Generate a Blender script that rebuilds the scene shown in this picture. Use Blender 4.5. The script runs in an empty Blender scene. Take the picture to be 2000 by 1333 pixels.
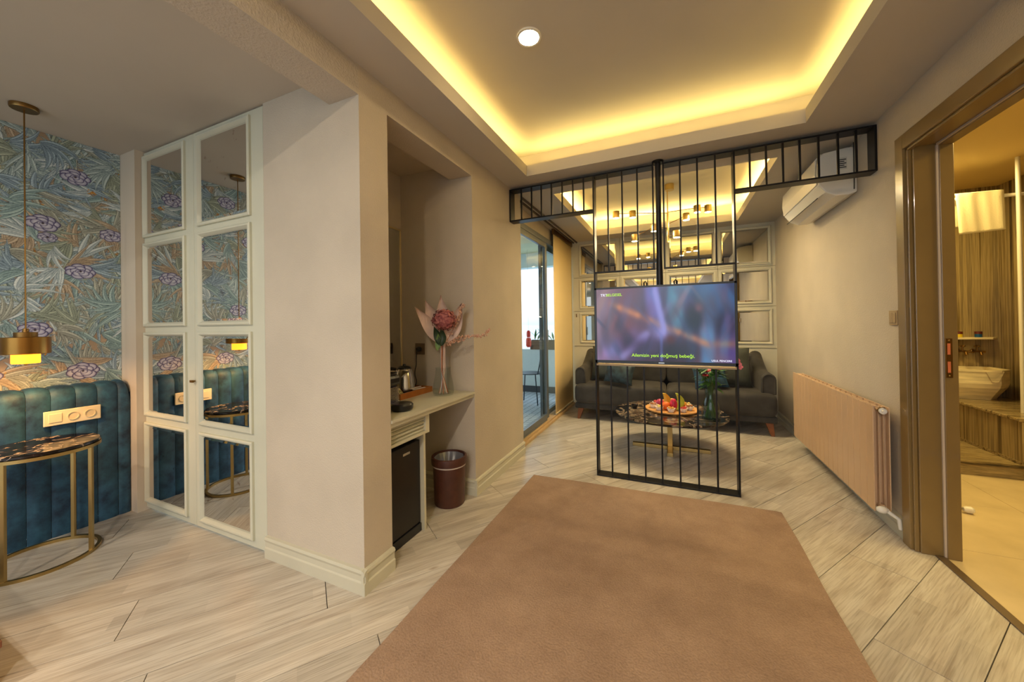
import bpy, bmesh, math, random
import numpy as np
from mathutils import Vector, Matrix, noise as mnoise
random.seed(7)
C = bpy.context.scene.collection
S = bpy.context.scene
PI = math.pi

# ------------------------------------------------------------------ camera
def cam_axes(yaw, pitch, roll):
    cy, sy = math.cos(yaw), math.sin(yaw); cp, sp = math.cos(pitch), math.sin(pitch); cr, sr = math.cos(roll), math.sin(roll)
    f = Vector((sy*cp, cy*cp, sp)); r = Vector((cy, -sy, 0)); u = r.cross(f)
    return cr*r+sr*u, -sr*r+cr*u, f
cd = bpy.data.cameras.new('camera'); cam = bpy.data.objects.new('camera', cd); C.objects.link(cam)
R_, U_, F_ = cam_axes(-0.417, 0.006, -0.015)
cam.matrix_world = Matrix(((R_.x, U_.x, -F_.x, 0), (R_.y, U_.y, -F_.y, 0), (R_.z, U_.z, -F_.z, 1.2), (0, 0, 0, 1)))
cd.sensor_width = 36; cd.lens = 708.85/2000*36
cd.shift_x = -(1000.85-1000)/2000; cd.shift_y = (628.4-666.5)/2000
cd.clip_start = .02; cd.clip_end = 5000
S.camera = cam
# ------------------------------------------------------------------ world, exposure
w = bpy.data.worlds.new('world'); S.world = w; w.use_nodes = True
nt = w.node_tree; bg = nt.nodes['Background']
tc = nt.nodes.new('ShaderNodeTexCoord'); sx = nt.nodes.new('ShaderNodeSeparateXYZ'); cr = nt.nodes.new('ShaderNodeValToRGB')
nt.links.new(tc.outputs['Generated'], sx.inputs[0]); nt.links.new(sx.outputs['Z'], cr.inputs[0]); nt.links.new(cr.outputs[0], bg.inputs[0])
cr.color_ramp.elements[0].position = 0.0; cr.color_ramp.elements[0].color = (.50, .66, .80, 1)
cr.color_ramp.elements[1].position = .5; cr.color_ramp.elements[1].color = (.72, .80, .95, 1)
e = cr.color_ramp.elements.new(.06); e.color = (.86, .90, .96, 1)
bg.inputs[1].default_value = 2.0
S.view_settings.view_transform = 'Standard'; S.view_settings.look = 'None'; S.view_settings.gamma = 1
S.view_settings.use_curve_mapping = False
S.view_settings.exposure = 0.66
S.cycles.use_denoising = True
S.cycles.max_bounces = 12; S.cycles.diffuse_bounces = 5; S.cycles.glossy_bounces = 6; S.cycles.transparent_max_bounces = 16
S.cycles.sample_clamp_indirect = 6
S.cycles.caustics_reflective = False; S.cycles.caustics_refractive = False

# ------------------------------------------------------------------ lights
WARM = (1.0, .72, .22); FILL = (1.0, .87, .70); BATH = (1.0, .74, .26)
def area(name, loc, rot, sx_, sy_, power, col, shape='RECTANGLE'):
    l = bpy.data.lights.new(name, 'AREA'); l.shape = shape; l.size = sx_
    if shape in ('RECTANGLE', 'ELLIPSE'): l.size_y = sy_
    l.energy = power; l.color = col
    o = bpy.data.objects.new(name, l); o.location = loc; o.rotation_euler = rot; C.objects.link(o)
    return o
def portal(name, loc, rot, a, b):
    o = area(name, loc, rot, a, b, 1, (1, 1, 1)); o.data.cycles.is_portal = True
COVE = 3.0
def cove(x0, x1, y0, y1, per_m):
    z = 2.458; d = .07
    for (xa, xb, ya, yb) in ((x0-d, x0-d, y0, y1), (x1+d, x1+d, y0, y1), (x0, x1, y0-d, y0-d), (x0, x1, y1+d, y1+d)):
        L = max(xb-xa, yb-ya); lx = .03 if xa == xb else L; ly = .03 if ya == yb else L
        tl = .80
        rot = (PI, -tl, 0) if xa == xb == x0-d else (PI, tl, 0) if xa == xb else (PI-tl, 0, 0) if ya == y0-d else (PI+tl, 0, 0)
        area('cove_strip_light', ((xa+xb)/2, (ya+yb)/2, z), rot, lx, ly, per_m*L, WARM)
cove(-1.057, .749, -2.8, 2.713, COVE)
cove(-.984, .715, 3.2, 5.0, COVE*2.6)
portal('window_portal', (-1.1, -3.55, 1.2), (PI/2, 0, 0), 4.2, 2.1)
portal('balcony_portal', (-1.5, 4.2, 1.15), (0, -PI/2, 0), 2.1, 2.0)
area('bath_ceiling_light', (2.1, 2.4, 2.40), (0, 0, 0), .5, .9, 24, BATH)
area('bath_ceiling_light', (1.9, 4.1, 2.42), (0, 0, 0), .3, .3, 18, BATH)
for (x, y) in ((-.15, -.9), (-.15, -2.3)):
    area('fill_light', (x, y, 2.585), (0, 0, 0), .1, .1, 26, FILL, 'DISK')  # unseen fill lights, added behind the camera to brighten the room
for (x, y) in ((-2.4, -.6), (-2.4, -2.2)):
    area('bed_fill_light', (x, y, 2.37), (0, 0, 0), .1, .1, 14, FILL, 'DISK')  # extra fill added out of view to lift the bed area

# ------------------------------------------------------------------ helpers
def lin(c):
    return tuple((v/255/12.92 if v/255 <= .04045 else ((v/255+.055)/1.055)**2.4) for v in c)
MATS = {}
def mat(name, col=(128, 128, 128), rough=.5, metal=0, var=0, vscale=6, bump=0, bscale=200, sheen=0, sheen_tint=None,
        trans=0, emit=None, estr=1, alpha=None, stretch=None, coat=0, col2=None, coords='Object'):
    if name in MATS: return MATS[name]
    m = bpy.data.materials.new(name); m.use_nodes = True; n = m.node_tree; b = n.nodes['Principled BSDF']
    c = lin(col)+(1,)
    b.inputs['Base Color'].default_value = c; b.inputs['Roughness'].default_value = rough; b.inputs['Metallic'].default_value = metal
    if coat: b.inputs['Coat Weight'].default_value = coat; b.inputs['Coat Roughness'].default_value = .08
    if sheen:
        b.inputs['Sheen Weight'].default_value = sheen; b.inputs['Sheen Roughness'].default_value = .35
        b.inputs['Sheen Tint'].default_value = (lin(sheen_tint) if sheen_tint else c[:3])+(1,)
    if trans: b.inputs['Transmission Weight'].default_value = trans
    if emit: b.inputs['Emission Color'].default_value = lin(emit)+(1,); b.inputs['Emission Strength'].default_value = estr
    if var or bump or col2:
        t = n.nodes.new('ShaderNodeTexCoord'); mp = n.nodes.new('ShaderNodeMapping'); n.links.new(t.outputs[coords], mp.inputs[0])
        if stretch: mp.inputs['Scale'].default_value = stretch
    if var or col2:
        no = n.nodes.new('ShaderNodeTexNoise'); no.inputs['Scale'].default_value = vscale; no.inputs['Detail'].default_value = 4
        n.links.new(mp.outputs[0], no.inputs[0])
        rp = n.nodes.new('ShaderNodeValToRGB'); n.links.new(no.outputs[0], rp.inputs[0])
        if col2: a_, b_ = c, lin(col2)+(1,)
        else:
            a_ = tuple(min(1, v*(1-var)) for v in c[:3])+(1,); b_ = tuple(min(1, v*(1+var)) for v in c[:3])+(1,)
        rp.color_ramp.elements[0].position = .33; rp.color_ramp.elements[1].position = .67
        rp.color_ramp.elements[0].color = a_; rp.color_ramp.elements[1].color = b_
        n.links.new(rp.outputs[0], b.inputs['Base Color'])
    if bump:
        nb = n.nodes.new('ShaderNodeTexNoise'); nb.inputs['Scale'].default_value = bscale; nb.inputs['Detail'].default_value = 3
        n.links.new(mp.outputs[0], nb.inputs[0])
        bp = n.nodes.new('ShaderNodeBump'); bp.inputs['Strength'].default_value = bump; bp.inputs['Distance'].default_value = .004
        n.links.new(nb.outputs[0], bp.inputs['Height']); n.links.new(bp.outputs[0], b.inputs['Normal'])
    MATS[name] = m
    return m
def glass(name, tint=(235, 240, 240), refl=1.45):
    if name in MATS: return MATS[name]
    m = bpy.data.materials.new(name); m.use_nodes = True; n = m.node_tree
    for x in list(n.nodes): n.nodes.remove(x)
    o = n.nodes.new('ShaderNodeOutputMaterial'); mx = n.nodes.new('ShaderNodeMixShader'); tr = n.nodes.new('ShaderNodeBsdfTransparent')
    g = n.nodes.new('ShaderNodeBsdfGlossy'); fr = n.nodes.new('ShaderNodeFresnel')
    tr.inputs[0].default_value = lin(tint)+(1,); g.inputs['Roughness'].default_value = .02; fr.inputs[0].default_value = refl
    ge = n.nodes.new('ShaderNodeNewGeometry'); mu = n.nodes.new('ShaderNodeMath'); mu.operation = 'MULTIPLY'; iv = n.nodes.new('ShaderNodeMath'); iv.operation = 'SUBTRACT'; iv.inputs[0].default_value = 1
    n.links.new(ge.outputs['Backfacing'], iv.inputs[1]); n.links.new(iv.outputs[0], mu.inputs[0]); n.links.new(fr.outputs[0], mu.inputs[1])
    n.links.new(mu.outputs[0], mx.inputs[0]); n.links.new(tr.outputs[0], mx.inputs[1]); n.links.new(g.outputs[0], mx.inputs[2]); n.links.new(mx.outputs[0], o.inputs[0])
    MATS[name] = m; return m
def nodes_mat(name):
    m = bpy.data.materials.new(name); m.use_nodes = True; MATS[name] = m
    return m, m.node_tree, m.node_tree.nodes['Principled BSDF']

ORI = {}
class MB:
    def __init__(s): s.v = []; s.f = []; s.sm = []; s.mi = []; s.cur = 0
    def add(s, vs, fs, smooth=False):
        o = len(s.v); s.v += [tuple(p) for p in vs]; s.f += [tuple(i+o for i in f) for f in fs]; s.sm += [smooth]*len(fs); s.mi += [s.cur]*len(fs)
        return s
    def box(s, x0, x1, y0, y1, z0, z1, M=None):
        vs = [Vector((x, y, z)) for x in (x0, x1) for y in (y0, y1) for z in (z0, z1)]
        if M: vs = [M @ p for p in vs]
        return s.add(vs, [(0, 1, 3, 2), (4, 6, 7, 5), (0, 4, 5, 1), (2, 3, 7, 6), (0, 2, 6, 4), (1, 5, 7, 3)])
    def lathe(s, prof, c=(0, 0, 0), seg=24, sx=1, sy=1, M=None, a0=0, a1=2*PI):
        vs = []; fs = []; full = abs(a1-a0-2*PI) < 1e-6; n = seg if full else seg+1
        for (r, z) in prof:
            for k in range(n):
                a = a0+(a1-a0)*k/seg
                p = Vector((r*math.cos(a)*sx, r*math.sin(a)*sy, z))
                if M: p = M @ p
                vs.append(p+Vector(c))
        for i in range(len(prof)-1):
            for k in range(seg):
                k2 = (k+1) % n
                fs.append((i*n+k, i*n+k2, (i+1)*n+k2, (i+1)*n+k))
        s.add(vs, fs, True)
        if full and prof[0] != prof[-1]:
            for i, flip in ((0, 1), (len(prof)-1, 0)):
                if prof[i][0] > 1e-5:
                    idx = [i*n+k for k in range(n)]
                    s.add([vs[j] for j in idx], [tuple(range(n))[::-1] if flip else tuple(range(n))])
        return s
    def tube(s, pts, r, seg=10, cap=True):
        pts = [Vector(p) for p in pts]; n = len(pts); rr = r if isinstance(r, (list, tuple)) else [r]*n
        vs = []; fs = []; prev = None
        for i, p in enumerate(pts):
            t = (pts[min(i+1, n-1)]-pts[max(i-1, 0)]).normalized()
            if prev is None:
                a = Vector((0, 0, 1)) if abs(t.z) < .9 else Vector((1, 0, 0)); u = t.cross(a).normalized()
            else: u = (prev-t*prev.dot(t)).normalized()
            prev = u; v = t.cross(u)
            for k in range(seg):
                a = 2*PI*k/seg; vs.append(p+(u*math.cos(a)+v*math.sin(a))*rr[i])
        for i in range(n-1):
            for k in range(seg): fs.append((i*seg+k, i*seg+(k+1) % seg, (i+1)*seg+(k+1) % seg, (i+1)*seg+k))
        s.add(vs, fs, True)
        if cap: s.add([vs[k] for k in range(seg)], [tuple(range(seg))[::-1]]); s.add([vs[(n-1)*seg+k] for k in range(seg)], [tuple(range(seg))])
        return s
    def grid(s, fn, nu, nv, closed_u=False, smooth=True):
        vs = [fn(i/nu, j/nv) for j in range(nv+1) for i in range(nu+1)]
        fs = [(j*(nu+1)+i, j*(nu+1)+i+1, (j+1)*(nu+1)+i+1, (j+1)*(nu+1)+i) for j in range(nv) for i in range(nu)]
        return s.add(vs, fs, smooth)
    def ball(s, c, r, seg=10, rings=7, sc=(1, 1, 1), M=None):
        prof = [(math.sin(PI*i/rings), -math.cos(PI*i/rings)) for i in range(rings+1)]
        vs = []; fs = []
        for (a, z) in prof:
            for k in range(seg):
                p = Vector((a*math.cos(2*PI*k/seg)*r*sc[0], a*math.sin(2*PI*k/seg)*r*sc[1], z*r*sc[2]))
                if M: p = M @ p
                vs.append(p+Vector(c))
        for i in range(rings):
            for k in range(seg): fs.append((i*seg+k, i*seg+(k+1) % seg, (i+1)*seg+(k+1) % seg, (i+1)*seg+k))
        return s.add(vs, fs, True)
    def prism(s, poly, axis, a, b):
        """extrude 2-D polygon along axis from a to b; poly coordinates are the two other axes in order"""
        def P(p, t):
            return {'x': (t, p[0], p[1]), 'y': (p[0], t, p[1]), 'z': (p[0], p[1], t)}[axis]
        n = len(poly); vs = [P(p, a) for p in poly]+[P(p, b) for p in poly]
        fs = [tuple(range(n))[::-1], tuple(range(n, 2*n))]+[(i, (i+1) % n, n+(i+1) % n, n+i) for i in range(n)]
        return s.add(vs, fs)
    def build(s, name, m, parent=None, bevel=0, bseg=2, loc=None, rot=None, label=None, fixn=True):
        me = bpy.data.meshes.new(name); off = Vector((0, 0, 0))
        if parent is not None: off = ORI.get(parent.name, Vector((0, 0, 0)))
        if loc is not None: off = Vector((0, 0, 0))
        me.from_pydata([Vector(p)-off for p in s.v], [], s.f)
        for i, p in enumerate(me.polygons): p.use_smooth = s.sm[i]; p.material_index = s.mi[i]
        if fixn:
            bm = bmesh.new(); bm.from_mesh(me)
            bmesh.ops.remove_doubles(bm, verts=bm.verts, dist=1e-5)
            bmesh.ops.recalc_face_normals(bm, faces=bm.faces); bm.to_mesh(me); bm.free()
        if any(s.sm): me.set_sharp_from_angle(angle=math.radians(38))
        for x in (m if isinstance(m, (list, tuple)) else [m]): me.materials.append(x)
        o = bpy.data.objects.new(name, me); C.objects.link(o)
        if parent is not None: o.parent = parent; ORI[o.name] = off
        if loc is not None: o.location = loc
        if rot is not None: o.rotation_euler = rot
        if bevel:
            b = o.modifiers.new('Bevel', 'BEVEL'); b.width = bevel; b.segments = bseg; b.limit_method = 'ANGLE'; b.angle_limit = math.radians(35)
        if label: o['label'] = label
        return o
def thing(name, label, cat, loc=(0, 0, 0), group=None, rotz=0):
    o = bpy.data.objects.new(name, None); C.objects.link(o); o.location = loc; o.rotation_euler = (0, 0, rotz); o.empty_display_size = .05
    o['label'] = label; o['category'] = cat
    if group: o['group'] = group
    ORI[o.name] = Vector(loc)
    return o
def tag(o, label, cat, group=None):
    o['label'] = label; o['category'] = cat
    if group: o['group'] = group
    return o
def struct(o): o['kind'] = 'structure'; return o
def copy_tree(o, loc=None, label=None, parent=None, rotz=None):
    c = o.copy(); C.objects.link(c)
    if parent is not None: c.parent = parent
    if loc is not None: c.location = loc
    if rotz is not None: c.rotation_euler = (0, 0, rotz)
    if label: c['label'] = label
    for ch in list(o.children): copy_tree(ch, parent=c)
    return c
def box(name, m, x0, x1, y0, y1, z0, z1, parent=None, bevel=0, **k):
    return MB().box(x0, x1, y0, y1, z0, z1).build(name, m, parent, bevel, **k)

# ------------------------------------------------------------------ materials
M_wall = mat('wall_paper_cream', (192, 181, 164), .75, var=.05, vscale=3, bump=.55, bscale=160)
M_ceil = mat('ceiling_paint', (188, 181, 170), .9, var=.03, vscale=2)
M_trim = mat('trim_paint', (196, 192, 172), .45, var=.03)
M_door_w = mat('wardrobe_paint', (198, 198, 180), .5, var=.03, vscale=4)
M_olive = mat('olive_lacquer', (128, 104, 62), .28, var=.08, vscale=3, coat=.3)
M_black = mat('black_metal', (28, 26, 26), .4, .6)
M_rail_lit = mat('lit_rail', (186, 160, 122), .4, .15)  # tan tone puts the screen light on the middle rail into its colour
M_brass = mat('brass', (172, 146, 92), .36, 1, var=.12, vscale=5)
M_brassd = mat('aged_brass', (132, 100, 56), .35, 1, var=.15, vscale=5)
M_white = mat('white_plastic', (226, 222, 212), .35)
M_cream = mat('cream_plastic', (226, 212, 180), .35)
M_steel = mat('steel', (200, 198, 192), .2, 1)
M_darkp = mat('dark_plastic', (22, 22, 24), .3)
M_alu = mat('door_aluminium', (118, 124, 130), .35, .4)
M_fridge = mat('fridge_black', (30, 26, 22), .32, .2, var=.1)
M_leather = mat('brown_leather', (74, 40, 30), .45, var=.15, vscale=20, bump=.2, bscale=300)
M_sofa = mat('sofa_velvet', (54, 51, 48), .8, var=.3, vscale=7, sheen=.5, sheen_tint=(130, 122, 110))
M_sofacush = mat('cushion_velvet', (62, 66, 60), .6, var=.3, vscale=8, sheen=.6, sheen_tint=(150, 150, 140))
M_patt = mat('pattern_cushion', (14, 24, 30), .6, col2=(42, 66, 76), vscale=16, sheen=.3)
M_woodleg = mat('leg_wood', (120, 68, 34), .4, var=.2, vscale=12)
M_board = mat('board_wood', (206, 150, 84), .5, var=.15, vscale=14, stretch=(1, 8, 1))
M_tray = mat('tray_wood', (170, 102, 36), .4, var=.15, vscale=14, stretch=(8, 1, 1))
M_glassobj = glass('clear_glass', (248, 250, 249), 1.35)
M_pane = glass('window_glass', (232, 240, 240), 1.45)
M_rad = mat('radiator_paint', (200, 168, 134), .42, var=.04)
M_stone = mat('pale_stone', (226, 212, 176), .4, var=.2, vscale=5, stretch=(1, 1, 8))
M_leaf = mat('green_leaf', (58, 110, 44), .5, var=.3, vscale=20)
M_stem = mat('green_stem', (92, 120, 60), .5)
M_spot = mat('lamp_disc', (255, 240, 200), .5, emit=(255, 236, 190), estr=40)

# mirror with faint antique specks
M_mirror, n, b = nodes_mat('antique_mirror')
b.inputs['Metallic'].default_value = 1; b.inputs['Roughness'].default_value = .015; b.inputs['Base Color'].default_value = (.80, .80, .78, 1)
t = n.nodes.new('ShaderNodeTexCoord'); no = n.nodes.new('ShaderNodeTexNoise'); no.inputs['Scale'].default_value = 14; no.inputs['Detail'].default_value = 6
rp = n.nodes.new('ShaderNodeValToRGB'); rp.color_ramp.elements[0].position = .28; rp.color_ramp.elements[1].position = .36
rp.color_ramp.elements[0].color = (.38, .30, .26, 1); rp.color_ramp.elements[1].color = (.80, .80, .78, 1)
n.links.new(t.outputs['Object'], no.inputs[0]); n.links.new(no.outputs[0], rp.inputs[0]); n.links.new(rp.outputs[0], b.inputs['Base Color'])
M_mirror2 = mat('clear_mirror', (222, 222, 216), .01, 1)

# pale laminate plank (long axis = object X)
M_plank, n, b = nodes_mat('pale_oak_plank'); L = n.links.new; N = n.nodes.new
b.inputs['Roughness'].default_value = .34
tc = N('ShaderNodeTexCoord'); oi = N('ShaderNodeObjectInfo'); ad = N('ShaderNodeVectorMath'); ad.operation = 'ADD'
sc = N('ShaderNodeVectorMath'); sc.operation = 'SCALE'; sc.inputs['Scale'].default_value = 37.0
cx_ = N('ShaderNodeCombineXYZ'); L(oi.outputs['Random'], cx_.inputs[0]); L(oi.outputs['Random'], cx_.inputs[1]); L(cx_.outputs[0], sc.inputs[0])
L(tc.outputs['Object'], ad.inputs[0]); L(sc.outputs[0], ad.inputs[1])
mp1 = N('ShaderNodeMapping'); mp1.inputs['Scale'].default_value = (.8, 10, 1); L(ad.outputs[0], mp1.inputs[0])
n1 = N('ShaderNodeTexNoise'); n1.inputs['Scale'].default_value = 2.2; n1.inputs['Detail'].default_value = 6; n1.inputs['Distortion'].default_value = .8; L(mp1.outputs[0], n1.inputs[0])
mp2 = N('ShaderNodeMapping'); mp2.inputs['Scale'].default_value = (4, 110, 1); L(ad.outputs[0], mp2.inputs[0])
n2 = N('ShaderNodeTexNoise'); n2.inputs['Scale'].default_value = 1.6; n2.inputs['Detail'].default_value = 3; L(mp2.outputs[0], n2.inputs[0])
# three printed strips per board, staggered
sp = N('ShaderNodeSeparateXYZ'); L(tc.outputs['Object'], sp.inputs[0])
d1 = N('ShaderNodeMath'); d1.operation = 'MULTIPLY_ADD'; d1.inputs[1].default_value = 1/.0817; d1.inputs[2].default_value = .5; L(sp.outputs['Y'], d1.inputs[0])
fl = N('ShaderNodeMath'); fl.operation = 'FLOOR'; L(d1.outputs[0], fl.inputs[0])
fo = N('ShaderNodeMath'); fo.operation = 'MULTIPLY'; fo.inputs[1].default_value = .37; L(fl.outputs[0], fo.inputs[0])
xm = N('ShaderNodeMath'); xm.operation = 'MULTIPLY_ADD'; xm.inputs[1].default_value = 1.7; L(sp.outputs['X'], xm.inputs[0]); L(fo.outputs[0], xm.inputs[2])
xf = N('ShaderNodeMath'); xf.operation = 'FLOOR'; L(xm.outputs[0], xf.inputs[0])
cb = N('ShaderNodeCombineXYZ'); L(fl.outputs[0], cb.inputs[0]); L(xf.outputs[0], cb.inputs[1]); L(oi.outputs['Random'], cb.inputs[2])
wn = N('ShaderNodeTexWhiteNoise'); L(cb.outputs[0], wn.inputs['Vector'])
rp = N('ShaderNodeValToRGB'); L(n1.outputs[0], rp.inputs[0])
cols = ((.25, (172, 160, 146)), (.45, (192, 183, 170)), (.6, (204, 197, 185)), (.78, (182, 172, 158)))
rp.color_ramp.elements[0].position = cols[0][0]; rp.color_ramp.elements[0].color = lin(cols[0][1])+(1,)
rp.color_ramp.elements[1].position = cols[3][0]; rp.color_ramp.elements[1].color = lin(cols[3][1])+(1,)
for p_, c_ in cols[1:3]: e = rp.color_ramp.elements.new(p_); e.color = lin(c_)+(1,)
m1 = N('ShaderNodeMix'); m1.data_type = 'RGBA'; m1.blend_type = 'MULTIPLY'; m1.inputs['Factor'].default_value = .6
r2 = N('ShaderNodeValToRGB'); r2.color_ramp.elements[0].position = .35; r2.color_ramp.elements[0].color = (.62, .58, .54, 1); r2.color_ramp.elements[1].position = .55; r2.color_ramp.elements[1].color = (1, 1, 1, 1)
L(n2.outputs[0], r2.inputs[0]); L(rp.outputs[0], m1.inputs['A']); L(r2.outputs[0], m1.inputs['B'])
hs = N('ShaderNodeHueSaturation'); L(m1.outputs['Result'], hs.inputs['Color'])
mr = N('ShaderNodeMapRange'); mr.inputs['To Min'].default_value = .85; mr.inputs['To Max'].default_value = 1.08; L(wn.outputs[0], mr.inputs['Value']); L(mr.outputs[0], hs.inputs['Value'])
# knots
vo = N('ShaderNodeTexVoronoi'); vo.inputs['Scale'].default_value = 1.0; mp3 = N('ShaderNodeMapping'); mp3.inputs['Scale'].default_value = (2.2, 5.5, 1); L(ad.outputs[0], mp3.inputs[0]); L(mp3.outputs[0], vo.inputs[0])
kr = N('ShaderNodeValToRGB'); kr.color_ramp.elements[0].position = .01; kr.color_ramp.elements[0].color = (.7, .7, .7, 1); kr.color_ramp.elements[1].position = .07; kr.color_ramp.elements[1].color = (0, 0, 0, 1); L(vo.outputs['Distance'], kr.inputs[0])
m2 = N('ShaderNodeMix'); m2.data_type = 'RGBA'; m2.blend_type = 'MIX'; L(kr.outputs[0], m2.inputs['Factor']); L(hs.outputs[0], m2.inputs['A']); m2.inputs['B'].default_value = lin((140, 118, 94))+(1,)
L(m2.outputs['Result'], b.inputs['Base Color'])
bp = N('ShaderNodeBump'); bp.inputs['Strength'].default_value = .12; bp.inputs['Distance'].default_value = .002; L(n2.outputs[0], bp.inputs['Height']); L(bp.outputs[0], b.inputs['Normal'])

def marble(name, base, mid, vein, scale, stretch=(1, 1, 1), rough=.12, thr=(.44, .5, .56)):
    m, n, b = nodes_mat(name); b.inputs['Roughness'].default_value = rough
    t = n.nodes.new('ShaderNodeTexCoord'); mp = n.nodes.new('ShaderNodeMapping'); mp.inputs['Scale'].default_value = stretch; n.links.new(t.outputs['Object'], mp.inputs[0])
    no = n.nodes.new('ShaderNodeTexNoise'); no.inputs['Scale'].default_value = scale; no.inputs['Detail'].default_value = 7; no.inputs['Distortion'].default_value = 1.6
    n.links.new(mp.outputs[0], no.inputs[0]); rp = n.nodes.new('ShaderNodeValToRGB'); n.links.new(no.outputs[0], rp.inputs[0])
    e = rp.color_ramp.elements; e[0].position = thr[0]; e[0].color = lin(base)+(1,); e[1].position = thr[2]+.12; e[1].color = lin(mid)+(1,)
    for p_, c_ in ((thr[0]+.035, mid), (thr[1], vein), (thr[1]+.02, base), (thr[2]+.03, base)):
        x = e.new(p_); x.color = lin(c_)+(1,)
    n.links.new(rp.outputs[0], b.inputs['Base Color']); return m
M_marq = marble('black_marble', (16, 11, 10), (44, 26, 22), (190, 172, 156), 6, thr=(.52, .585, .60))
M_marc = marble('brown_marble', (28, 22, 20), (78, 60, 48), (146, 128, 108), 4, thr=(.40, .5, .56))
def striped(name, axis_scale, cols=None):
    m, n, b = nodes_mat(name); b.inputs['Roughness'].default_value = .18
    t = n.nodes.new('ShaderNodeTexCoord'); mp = n.nodes.new('ShaderNodeMapping'); mp.inputs['Scale'].default_value = axis_scale; n.links.new(t.outputs['Object'], mp.inputs[0])
    no = n.nodes.new('ShaderNodeTexNoise'); no.inputs['Scale'].default_value = 1; no.inputs['Detail'].default_value = 5; no.inputs['Roughness'].default_value = .7
    n.links.new(mp.outputs[0], no.inputs[0]); rp = n.nodes.new('ShaderNodeValToRGB'); n.links.new(no.outputs[0], rp.inputs[0])
    e = rp.color_ramp.elements; e[0].position = .32; e[0].color = lin((48, 40, 30))+(1,); e[1].position = .72; e[1].color = lin((214, 196, 156))+(1,)
    for p_, c_ in ((.42, (116, 98, 66)), (.50, (170, 150, 108)), (.56, (124, 108, 80)), (.64, (150, 132, 96))): x = e.new(p_); x.color = lin(c_)+(1,)
    n.links.new(rp.outputs[0], b.inputs['Base Color']); return m
M_strv = striped('striped_marble_upright', (14, 14, .25))
M_strh = striped('striped_marble_flat', (1.2, 22, 22))

# ------------------------------------------------------------------ room shell
XL, XR, YP, ZC = -1.285, 1.134, 1.22, 2.384
def clip(poly, x0, x1, y0, y1):
    for ax, lim, sg in ((0, x0, 1), (0, x1, -1), (1, y0, 1), (1, y1, -1)):
        out = []
        for i in range(len(poly)):
            a, b_ = poly[i-1], poly[i]; da, db = (a[ax]-lim)*sg, (b_[ax]-lim)*sg
            if (da >= 0) != (db >= 0):
                t_ = da/(da-db); out.append((a[0]+(b_[0]-a[0])*t_, a[1]+(b_[1]-a[1])*t_))
            if db >= 0: out.append(b_)
        poly = out
        if len(poly) < 3: return []
    return poly
RECTS = ((-3.42, 1.205, -3.6, 1.25), (-1.95, 1.205, 1.25, 3.16), (-1.34, 1.205, 3.16, 5.3))
floor = MB()
for r in RECTS: floor.box(r[0], r[1], r[2], r[3], -.06, -.011)
floor = struct(floor.build('floor', mat('floor_underlay', (70, 60, 50), .9)))
A_ = math.radians(53.8); ux, uy = math.cos(A_), math.sin(A_); nx, ny = -uy, ux
PW, PLEN, GAP = .2452, 1.28, .0016
for k in range(-16, 26):
    off = .275+PW*(k-.5)
    stag = (k*.437 % 1)*PLEN
    for j in range(-8, 9):
        s0 = stag+j*PLEN; cxp, cyp = nx*off+ux*(s0+PLEN/2), ny*off+uy*(s0+PLEN/2)
        rect = [(cxp+ux*a+nx*b_, cyp+uy*a+ny*b_) for a, b_ in ((-PLEN/2+GAP, -PW/2+GAP), (PLEN/2-GAP, -PW/2+GAP), (PLEN/2-GAP, PW/2-GAP), (-PLEN/2+GAP, PW/2-GAP))]
        mb = MB()
        for r in RECTS:
            pl = clip(rect, *r)
            if len(pl) >= 3:
                loc = [((x-cxp)*ux+(y-cyp)*uy, (x-cxp)*nx+(y-cyp)*ny) for x, y in pl]
                a2 = sum(loc[i-1][0]*loc[i][1]-loc[i][0]*loc[i-1][1] for i in range(len(loc)))/2
                if abs(a2) > .002: mb.prism(loc, 'z', -.0105, 0)
        if mb.v:
            p = mb.build('plank', M_plank, loc=(cxp, cyp, 0), rot=(0, 0, A_)); p.parent = floor

wl = MB()
wl.box(-1.965, XL, YP, 1.398, 0, ZC)
wl.box(-1.465, XL, 1.398, 2.225, 2.249, ZC)
wl.box(-2.1, -1.92, 1.398, 2.225, 0, ZC+.1)
wl.box(-1.92, -1.465, 1.398, 2.225, ZC-.03, ZC+.1)
wl.box(-2.1, XL, 2.225, 3.116, 0, ZC)
struct(wl.build('wall_left', M_wall))
struct(box('wall_headboard_side', M_wall, -3.6, -3.425, -3.6, 1.9, 0, 2.45))
struct(box('pillar', mat('pillar_paint', (200, 188, 170), .6), -3.424, -3.22, 1.175, 1.9, 0, ZC))
wr = MB()
wr.box(XR, 1.28, 2.58, 5.27, 0, ZC); wr.box(XR, 1.28, -3.6, 1.56, 0, ZC); wr.box(XR, 1.28, 1.56, 2.58, 2.13, ZC)
struct(wr.build('wall_right', M_wall))
struct(box('wall_back', M_trim, -1.6, 1.28, 5.27, 5.4, 0, ZC))
wb = MB(); wb.box(-3.6, -3.2, -3.75, -3.6, 0, 2.6); wb.box(1.0, 1.28, -3.75, -3.6, 0, 2.6); wb.box(-3.2, 1.0, -3.75, -3.6, 0, .15); wb.box(-3.2, 1.0, -3.75, -3.6, 2.25, 2.6)
struct(wb.build('wall_front', M_wall))
wf = MB()
for x in (-3.2, -2.16, -1.12, -.08, .95): wf.box(x, x+.05, -3.7, -3.65, .15, 2.25)
wf.box(-3.2, 1.0, -3.7, -3.65, .15, .2); wf.box(-3.2, 1.0, -3.7, -3.65, 2.2, 2.25)
struct(wf.build('window_1', M_white))
struct(box('wall_above_balcony_door', M_wall, -1.56, -1.41, 3.116, 5.27, 2.23, ZC))
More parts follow.
